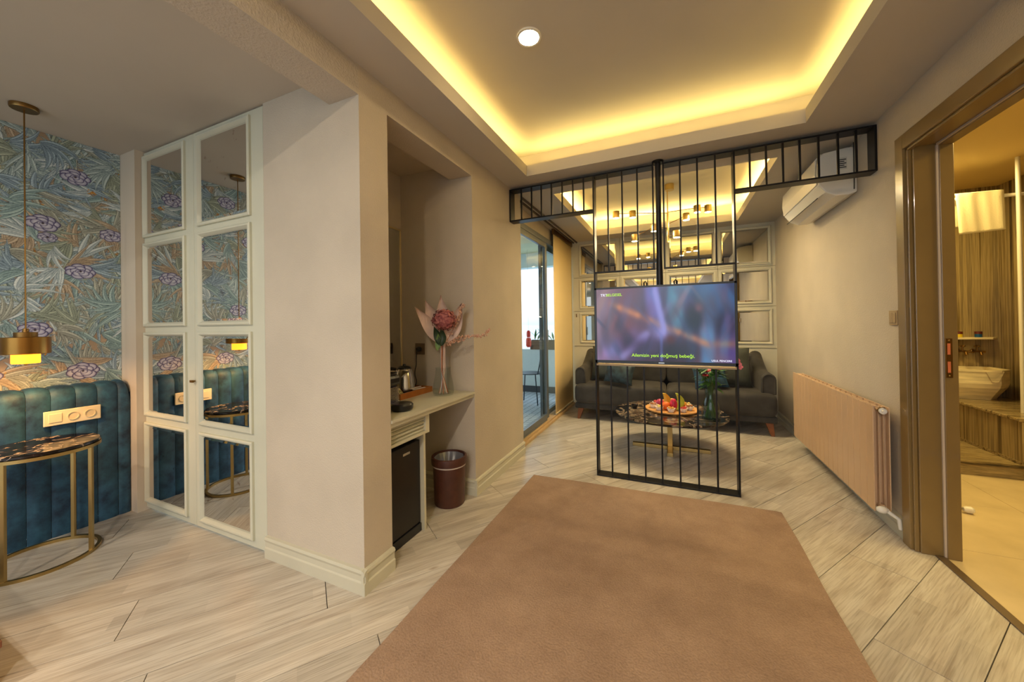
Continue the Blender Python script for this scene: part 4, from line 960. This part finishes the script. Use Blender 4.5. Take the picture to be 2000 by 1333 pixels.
MB().lathe([(.0001, .80), (.03, .80), (.045, .83), (.045, .93), (.03, .96), (.0001, .96)], (-2.24, 5.72, 0), 16).build('lower_shade', mat('lantern_red', (214, 50, 36), .4), ln)
MB().lathe([(.0001, .965), (.028, .965), (.034, .99), (.034, 1.05), (.02, 1.08), (.0001, 1.085)], (-2.24, 5.72, 0), 16).build('upper_shade', MATS['lantern_red'], ln)
MB().tube([(-2.24, 5.72, 1.08), (-2.24, 5.72, 2.449)], .0012, 5).build('cord', M_darkp, ln)

# ------------------------------------------------------------------ living room mirror wall
COLS = ((-1.225, -.722), (-.625, -.128), (-.035, .482), (.568, 1.068)); RZ = ((.935, 1.305), (1.43, 1.80), (1.905, 2.315))
names = ('by the window', 'second from the window', 'third from the window', 'by the air conditioner')
rown = ('bottom row', 'middle row', 'top row')
for ci, (x0, x1) in enumerate(COLS):
    for ri, (z0, z1) in enumerate(RZ):
        t_ = thing('wall_mirror', 'cream framed wall mirror %s, %s above the sofa' % (names[ci], rown[ri]), 'mirror', ((x0+x1)/2, 5.26, z0), 'framed mirrors on the back wall')
        mb = MB(); frame_ring(mb, x0+.006, x1-.006, z0, z1, 5.2685, .03); mb.build('frame', M_trim, t_)
        bw = .012; g0, g1, h0, h1_ = x0+.006, x1-.006, z0, z1
        MB().add([(g0, 5.267, h0), (g1, 5.267, h0), (g1, 5.267, h1_), (g0, 5.267, h1_), (g0+bw, 5.263, h0+bw), (g1-bw, 5.263, h0+bw), (g1-bw, 5.263, h1_-bw), (g0+bw, 5.263, h1_-bw)],
                 [(0, 1, 5, 4), (1, 2, 6, 5), (2, 3, 7, 6), (3, 0, 4, 7), (4, 5, 6, 7)]).build('mirror_glass', M_mirror2, t_, fixn=False)
gr_ = MB()
for x in (-.672, -.082, .525): gr_.box(x-.003, x+.003, 5.262, 5.2698, .11, 2.383)
for z in (.86, 1.37, 1.855): gr_.box(-1.33, XR, 5.262, 5.2698, z-.003, z+.003)
struct(gr_.build('trim_3', mat('panel_joint', (150, 144, 120), .6)))

# ------------------------------------------------------------------ sofa
so = thing('sofa', 'long dark grey velvet sofa with tapered wooden legs below the mirrors', 'sofa', (-.09, 4.85, 0))
box('seat_base', M_sofa, -1.14, .96, 4.47, 5.17, .135, .20, so, bevel=.012)
def cushion(x0, x1, y0, y1, z0, z1, nm, par=None, crown=.025):
    def fn(u, v):
        # closed super-ellipsoid like pad
        th = (u-.5)*2*PI; ph = (v-.5)*PI
        sg = lambda a, p: math.copysign(abs(a)**p, a)
        cx, cy, cz = (x0+x1)/2, (y0+y1)/2, (z0+z1)/2
        X = sg(math.cos(ph), .16)*sg(math.cos(th), .13); Y = sg(math.cos(ph), .16)*sg(math.sin(th), .13); Z = sg(math.sin(ph), .45)
        return (cx+(x1-x0)/2*X, cy+(y1-y0)/2*Y, cz+(z1-z0)/2*Z*(1+crown*4*(1-abs(X))*(1-abs(Y))))
    return MB().grid(fn, 56, 20).build(nm, M_sofa, par or so)
cushion(-1.145, -.092, 4.44, 5.06, .19, .445, 'seat_cushion'); cushion(-.088, .965, 4.44, 5.06, .19, .445, 'seat_cushion')
cushion(-.93, -.092, 4.93, 5.17, .42, .80, 'back_cushion'); cushion(-.088, .75, 4.93, 5.17, .42, .80, 'back_cushion')
box('backrest', M_sofa, -1.10, .92, 5.10, 5.22, .14, .80, so, bevel=.03)
for sx_ in (-1, 1):
    xo = -.09+sx_*1.05; xi = xo-sx_*.135
    mb = MB(); secs = []
    for k in range(13):
        q = k/12; y = 4.50+.68*q; h = .645+.02*q+.17*max(0, q-.45)**1.4/.55**1.4*1.0
        lean = sx_*.0
        ring_ = [(xo, .425)]
        for j in range(9):
            a = PI*j/8; cxm = (xo+xi)/2; ring_.append((cxm+(xo-xi)/2*math.cos(a), h-.0675+.0675*math.sin(a)))
        ring_.append((xi, .425)); secs.append([(p[0], y, p[1]) for p in ring_])
    n0 = len(secs[0]); vs = [p for s_ in secs for p in s_]
    fs = [(i*n0+k, i*n0+(k+1) % n0, (i+1)*n0+(k+1) % n0, (i+1)*n0+k) for i in range(12) for k in range(n0)]
    fs.append(tuple(range(n0))[::-1]); fs.append(tuple(12*n0+k for k in range(n0))); mb.add(vs, fs, True)
    am = mb.build('armrest', M_sofa, so, bevel=.008)
    # front facing panel with piping
    fpn = MB(); pts_ = [(xo-sx_*.012, .44)]+[((xo+xi)/2+((xo-xi)/2-sx_*.012)*math.cos(PI*j/10), .645-.0675+.055*math.sin(PI*j/10)) for j in range(11)]+[(xi+sx_*.012, .44)]
    fpn.tube([(p[0], 4.498, p[1]) for p in pts_], .005, 6); fpn.build('piping', M_sofa, am)
for x in (-1.07, .89):
    for y, tilt in ((4.52, -1), (5.10, 1)):
        sg = -1 if x < 0 else 1
        MB().add([(x-.035, y-.035, .135), (x+.035, y-.035, .135), (x+.035, y+.035, .135), (x-.035, y+.035, .135),
                  (x+sg*.03-.016, y+tilt*.02-.016, 0), (x+sg*.03+.016, y+tilt*.02-.016, 0), (x+sg*.03+.016, y+tilt*.02+.016, 0), (x+sg*.03-.016, y+tilt*.02+.016, 0)],
                 [(0, 1, 2, 3), (7, 6, 5, 4), (0, 4, 5, 1), (1, 5, 6, 2), (2, 6, 7, 3), (3, 7, 4, 0)]).build('leg', M_woodleg, so, bevel=.004)
def pillow(name, c, w_, h, t_, rotz, tilt, m, label, roll=0):
    mb = MB(); n_ = 14
    for side in (1, -1):
        def fn(u, v):
            a, b2 = 2*u-1, 2*v-1; k = 1-.10*(1-abs(a)**2)*abs(b2)**3-.0; ex = a*(1-.07*(1-b2*b2)); ez = b2*(1-.07*(1-a*a))
            th = max(0, (1-abs(a)**2.6)*(1-abs(b2)**2.6))**.5
            return (ex*w_/2, side*t_/2*th, ez*h/2)
        mb.grid(fn, n_, n_)
    M_ = Matrix.Translation(c) @ Matrix.Rotation(rotz, 4, 'Z') @ Matrix.Rotation(tilt, 4, 'X') @ Matrix.Rotation(roll, 4, 'Y')
    mb.v = [tuple(M_ @ Vector(p)) for p in mb.v]
    return tag(mb.build(name, m), label, 'cushion')
pillow('throw_cushion', (-.77, 4.74, .685), .44, .45, .14, -.22, -.30, M_sofacush, 'large dark green-grey cushion in the sofa corner by the window', -.06)
pillow('throw_cushion', (.56, 4.74, .685), .46, .45, .14, .22, -.30, M_sofacush, 'large dark green-grey cushion in the sofa corner by the radiator', .06)
pillow('throw_cushion', (-.60, 4.50, .59), .34, .26, .11, -.1, -.35, M_patt, 'small dark patterned cushion leaning near the window end of the sofa', .12)
pillow('throw_cushion', (.36, 4.56, .59), .34, .28, .11, .12, -.35, mat('blue_cushion', (10, 34, 52), .6, col2=(34, 76, 104), vscale=14), 'small blue patterned cushion behind the tall vase on the sofa', -.1)

# ------------------------------------------------------------------ coffee table
tx0, ty0 = -.045, 3.72
cf = thing('coffee_table', 'round brown marble coffee table on crossed brass base bars', 'table', (tx0, ty0, 0))
MB().lathe([(.0001, .332), (.484, .332), (.49, .337), (.49, .346), (.484, .351), (.0001, .351)], (tx0, ty0, 0), 72).build('tabletop', M_marc, cf)
box('base_bar', M_brass, tx0-.335, tx0+.335, ty0-.025, ty0+.025, 0, .03, cf, bevel=.002)
box('base_bar', M_brass, tx0-.025, tx0+.025, ty0-.22, ty0-.0255, 0, .03, cf, bevel=.002); box('base_bar', M_brass, tx0-.025, tx0+.025, ty0+.0255, ty0+.22, 0, .03, cf, bevel=.002)
box('post', M_brass, tx0-.022, tx0+.022, ty0-.022, ty0+.022, .03, .331, cf, bevel=.002)
bx0, by0 = -.03, 3.79
bd = thing('serving_board', 'round wooden serving board of fruit and snacks on the coffee table', 'board', (bx0, by0, .352))
MB().lathe([(.0001, .3515), (.212, .3515), (.232, .358), (.234, .370), (.226, .372), (.20, .368), (.0001, .368)], (bx0, by0, 0), 56).build('board_disc', M_board, bd)
M_bowl = mat('bowl_ceramic', (232, 230, 226), .25, var=.12, vscale=70); rnd = random.Random(4)
fills = ((210, 150, 60, 'golden'), (200, 60, 50, 'red'), (170, 110, 60, 'brown'), (222, 196, 110, 'pale yellow'), (120, 130, 60, 'green'))
where = ('facing the screen', 'front left', 'left', 'back left', 'rear', 'back right', 'right', 'front right')
proto = {}
for k in range(9):
    a = 2*PI*k/9-PI/2; r = .160; x, y = bx0+r*math.cos(a), by0+r*math.sin(a)
    f_ = fills[k % 5]; side = 'sofa side' if math.sin(a) > .5 else ('screen side' if math.sin(a) < -.5 else ('window side' if math.cos(a) < 0 else 'radiator side'))
    bo = thing('snack_bowl', 'small white bowl of %s snacks on the %s of the round board' % (f_[3], side), 'bowl', (x, y, .3685), 'snack bowls on the round board')
    MB().lathe([(.0001, .3685), (.020, .3685), (.034, .392), (.038, .404), (.035, .404), (.031, .392), (.018, .374), (.0001, .374)], (x, y, 0), 20).build('bowl_body', M_bowl, bo)
    mb = MB()
    for q in range(9): mb.ball((x+rnd.uniform(-.02, .02), y+rnd.uniform(-.02, .02), .398+rnd.uniform(0, .014)), rnd.uniform(.008, .013), 7, 5, (1, 1, .8))
    mb.build('filling', mat('snack_%d' % f_[0], f_[:3], .5, var=.25, vscale=60), bo)['kind'] = 'stuff'
def slab(name, c, rz, w_, h, t_, m, label, cat='fruit'):
    M_ = Matrix.Translation(c) @ Matrix.Rotation(rz, 4, 'Z'); mb = MB(); n_ = 14
    pts_ = [(w_*math.sin(PI*i/n_)*.9-w_*.15*math.sin(PI*i/n_)**2, h*i/n_) for i in range(n_+1)]+[(w_*.25*math.sin(PI*i/n_)-w_*.15, h*i/n_) for i in range(n_, -1, -1)]
    vs = [M_ @ Vector((p[0]-w_*.3, -t_/2, p[1])) for p in pts_]+[M_ @ Vector((p[0]-w_*.3, t_/2, p[1])) for p in pts_]; n0 = len(pts_)
    mb.add(vs, [tuple(range(n0))[::-1], tuple(range(n0, 2*n0))]+[(i, (i+1) % n0, n0+(i+1) % n0, n0+i) for i in range(n0)])
    return tag(mb.build(name, m, bevel=.003), label, cat)
ZB_ = .369
slab('melon_slice', (bx0-.04, by0-.012, ZB_), .9, .085, .145, .035, mat('melon_yellow', (230, 190, 70), .4, var=.1), 'upright yellow melon slice at the centre of the board')
slab('pineapple_slice', (bx0+.075, by0-.045, ZB_), .4, .08, .155, .04, mat('pine_green', (196, 206, 70), .4, var=.15), 'tall pale green fruit wedge beside the pink fruit on the board')
def fruit(nm, c, r, sc, m, lab):
    t_ = MB(); n_ = 5
    t_.ball(c, r, 18, 12, sc); o = t_.build(nm, m); return tag(o, lab, 'fruit')
fruit('orange_half', (bx0-.045, by0-.085, ZB_+.038), .038, (1, 1, 1), mat('orange_peel', (236, 110, 30), .45, bump=.3, bscale=300), 'bright orange tangerine at the front of the fruit pile')
fruit('dragon_fruit', (bx0+.02, by0-.085, ZB_+.055), .037, (.9, .9, 1.5), mat('pink_fruit', (196, 30, 64), .4, var=.3, vscale=40), 'deep pink fruit standing between the melon slices')
fruit('plum', (bx0-.10, by0+.03, ZB_+.038), .038, (1, 1, 1), mat('plum_red', (190, 60, 90), .4), 'pinkish red plum on the window side of the fruit pile')
fruit('apricot', (bx0+.10, by0+.02, ZB_+.036), .036, (1, 1, .95), mat('apricot_orange', (226, 150, 50), .5), 'orange apricot on the radiator side of the fruit pile')
fruit('peach', (bx0+.01, by0+.075, ZB_+.040), .042, (1, 1, .95), mat('peach_skin', (232, 176, 90), .6, var=.2), 'pale peach behind the green wedge on the board')
dc = thing('dark_cup', 'small dark cup with a spoon on the marble coffee table', 'cup', (-.36, 3.74, .352))
MB().lathe([(.0001, .3515), (.020, .3515), (.030, .378), (.033, .392), (.030, .392), (.026, .378), (.0001, .36)], (-.36, 3.74, 0), 20).build('cup_body', M_darkp, dc)
MB().tube([(-.36, 3.74, .365), (-.335, 3.735, .40), (-.32, 3.73, .425)], .003, 6).build('spoon', mat('spoon_copper', (150, 96, 60), .3, .8), dc)
# tall vase of flowers on coffee table
vx2, vy2, z0v = .285, 3.56, .352
M_glass2 = glass('vase_glass', (226, 236, 236), 1.55)
v2 = thing('tall_vase', 'tall ribbed clear glass vase of fresh flowers on the coffee table', 'vase', (vx2, vy2, z0v))
MB().lathe([(.0001, 0), (.070, 0), (.074, .01), (.066, .12), (.052, .17), (.046, .20), (.046, .27), (.052, .30), (.049, .30), (.043, .27), (.043, .20), (.049, .17), (.063, .12), (.069, .015), (.0001, .012)], (vx2, vy2, z0v), 36).build('vase_body', M_glass2, v2)
fb = thing('fresh_flowers', 'green stemmed bunch of pink and red flowers in the tall vase', 'flowers', (vx2, vy2, z0v+.014))
rnd = random.Random(21); pts_f = []
M_red = mat('red_bloom', (190, 24, 34), .5, var=.2, vscale=40); M_pink = mat('pink_bloom', (232, 128, 148), .5, var=.2, vscale=40); M_orc = mat('orchid_white', (232, 200, 190), .5)
for k in range(18):
    a = 2*PI*k/18; lean = rnd.uniform(.03, .12); top = rnd.uniform(.36, .50)
    p = [(vx2+.045*math.cos(a+2), vy2+.045*math.sin(a+2), z0v+.0145), (vx2+.012*math.cos(a), vy2+.012*math.sin(a), z0v+.22), (vx2+.035*math.cos(a), vy2+.035*math.sin(a), z0v+.31), (vx2+lean*math.cos(a), vy2+lean*math.sin(a), z0v+top)]
    MB().tube(spline(p, 5), .0035, 6).build('stem', M_stem, fb); pts_f.append((Vector(p[-1]), a))
for k, (p, a) in enumerate(pts_f):
    m = (M_red, M_pink, M_orc, M_red)[k % 4]
    if k % 3 == 1: continue
    mb = MB()
    for q in range(6):
        th = q*PI/3; d = Vector((math.cos(th), math.sin(th), .5)).normalized()
        mb.ball(p+d*.016, .014, 7, 5, (1, 1, .5))
    mb.ball(p+Vector((0, 0, .008)), .010, 7, 5); mb.build('blossom', m, fb)
for k in range(80):
    a = rnd.uniform(0, 2*PI); z = z0v+rnd.uniform(.28, .46); base = Vector((vx2+.035*math.cos(a), vy2+.035*math.sin(a), z)); L_ = rnd.uniform(.06, .12); dirv = Vector((math.cos(a), math.sin(a), rnd.uniform(-.4, .5))).normalized(); sd_ = dirv.cross(Vector((0, 0, 1))).normalized(); w_ = rnd.uniform(.013, .022)
    def lf(u, v): return base+dirv*L_*v+sd_*(w_*math.sin(PI*min(1, v+.02))*(2*u-1))-Vector((0, 0, .02*v*v))
    MB().grid(lf, 2, 6).build('leaf', M_leaf, fb, fixn=False)
# arching orchid spray reaching past the screen
spk = spline([Vector((vx2+.02, vy2, z0v+.28)), Vector((vx2+.10, vy2-.02, z0v+.50)), Vector((vx2+.17, vy2-.03, z0v+.585)), Vector((vx2+.185, vy2-.03, z0v+.54)), Vector((vx2+.215, vy2-.03, z0v+.46))], 6)
MB().tube(spk, .003, 6).build('stem', M_stem, fb)
for i in (12, 15, 20, 22, 24):
    p = spk[i]; mb = MB()
    for q in range(5):
        th = q*2*PI/5; mb.ball(p+Vector((math.cos(th)*.014, -.006, math.sin(th)*.014)), .011, 7, 5, (1, .5, 1))
    mb.build('blossom', M_pink, fb)

# ------------------------------------------------------------------ chandelier
chx, chy = -.035, 4.1
ch = thing('chandelier', 'brass multi-arm chandelier with seven cylinder spots in the sitting room', 'chandelier', (chx, chy, 2.62))
MB().lathe([(.0001, 2.56), (.045, 2.56), (.045, 2.6195), (.0001, 2.6195)], (chx+.02, chy, 0), 28).build('canopy', M_brass, ch)
MB().tube([(chx, chy, 2.562), (chx, chy, 2.02)], [.006, .006], 10).build('stem', M_brass, ch)
MB().tube([(chx, chy, 2.33), (chx, chy, 2.02)], .010, 10).build('hub', M_brass, ch)
arms = (((chx, chy, 2.325), [(-.37, 3.98, 2.325), (-.53, 3.92, 2.325)]), ((chx, chy, 2.335), [(.24, 4.12, 2.335), (.34, 4.16, 2.335)]),
        ((chx, chy, 2.21), [(.14, 4.16, 2.28)]), ((chx, chy, 2.17), [(-.17, 4.12, 2.19), (-.355, 4.0, 2.08)]), ((chx, chy, 2.08), [(.045, 4.02, 2.08)]))
for base, ends in arms:
    MB().tube([base]+[(e_[0], e_[1], e_[2]+.012) for e_ in ends], .0035, 6).build('arm', M_brassd, ch)
    for e_ in ends:
        sp2 = MB().lathe([(.0001, .035), (.033, .035), (.034, .033), (.034, -.035), (.030, -.035), (.030, -.028), (.0001, -.028)], (e_[0], e_[1], e_[2]), 24).build('spot', M_brass, ch)
        MB().lathe([(.0001, -.034), (.0295, -.034), (.0295, -.029), (.0001, -.029)], (e_[0], e_[1], e_[2]), 24).build('lamp_disc', M_spot, sp2)
        area('spot_beam', (e_[0], e_[1], e_[2]-.036), (0, 0, 0), .056, .056, 2.6, (1, .80, .46), 'DISK')

# ceiling downlight
dl = thing('downlight', 'round glowing recessed downlight in the main ceiling', 'light', (-.63, 1.675, 2.62))
MB().lathe([(.050, 2.612), (.060, 2.612), (.061, 2.6195), (.050, 2.6195), (.050, 2.612)], (-.63, 1.675, 0), 36).build('trim_ring', M_white, dl)
MB().lathe([(.0001, 2.614), (.0495, 2.614), (.0495, 2.6195), (.0001, 2.6195)], (-.63, 1.675, 0), 36).build('diffuser', mat('downlight_glow', (255, 240, 200), .5, emit=(255, 222, 160), estr=90), dl)

# small brown bed-end stool at the picture's lower left edge
stl = thing('bench', 'brown wooden bed-end bench at the lower edge beside the bed', 'bench', (-2.35, .1, 0))
box('seat_top', mat('bench_wood', (120, 70, 44), .45, var=.15, vscale=12), -2.9, -2.09, -.35, .423, .13, .155, stl, bevel=.004)
for x in (-2.86, -2.14):
    for y in (-.31, .38): box('leg', MATS['bench_wood'], x-.035, x+.035, y-.035, y+.035, 0, .13, stl, bevel=.003)
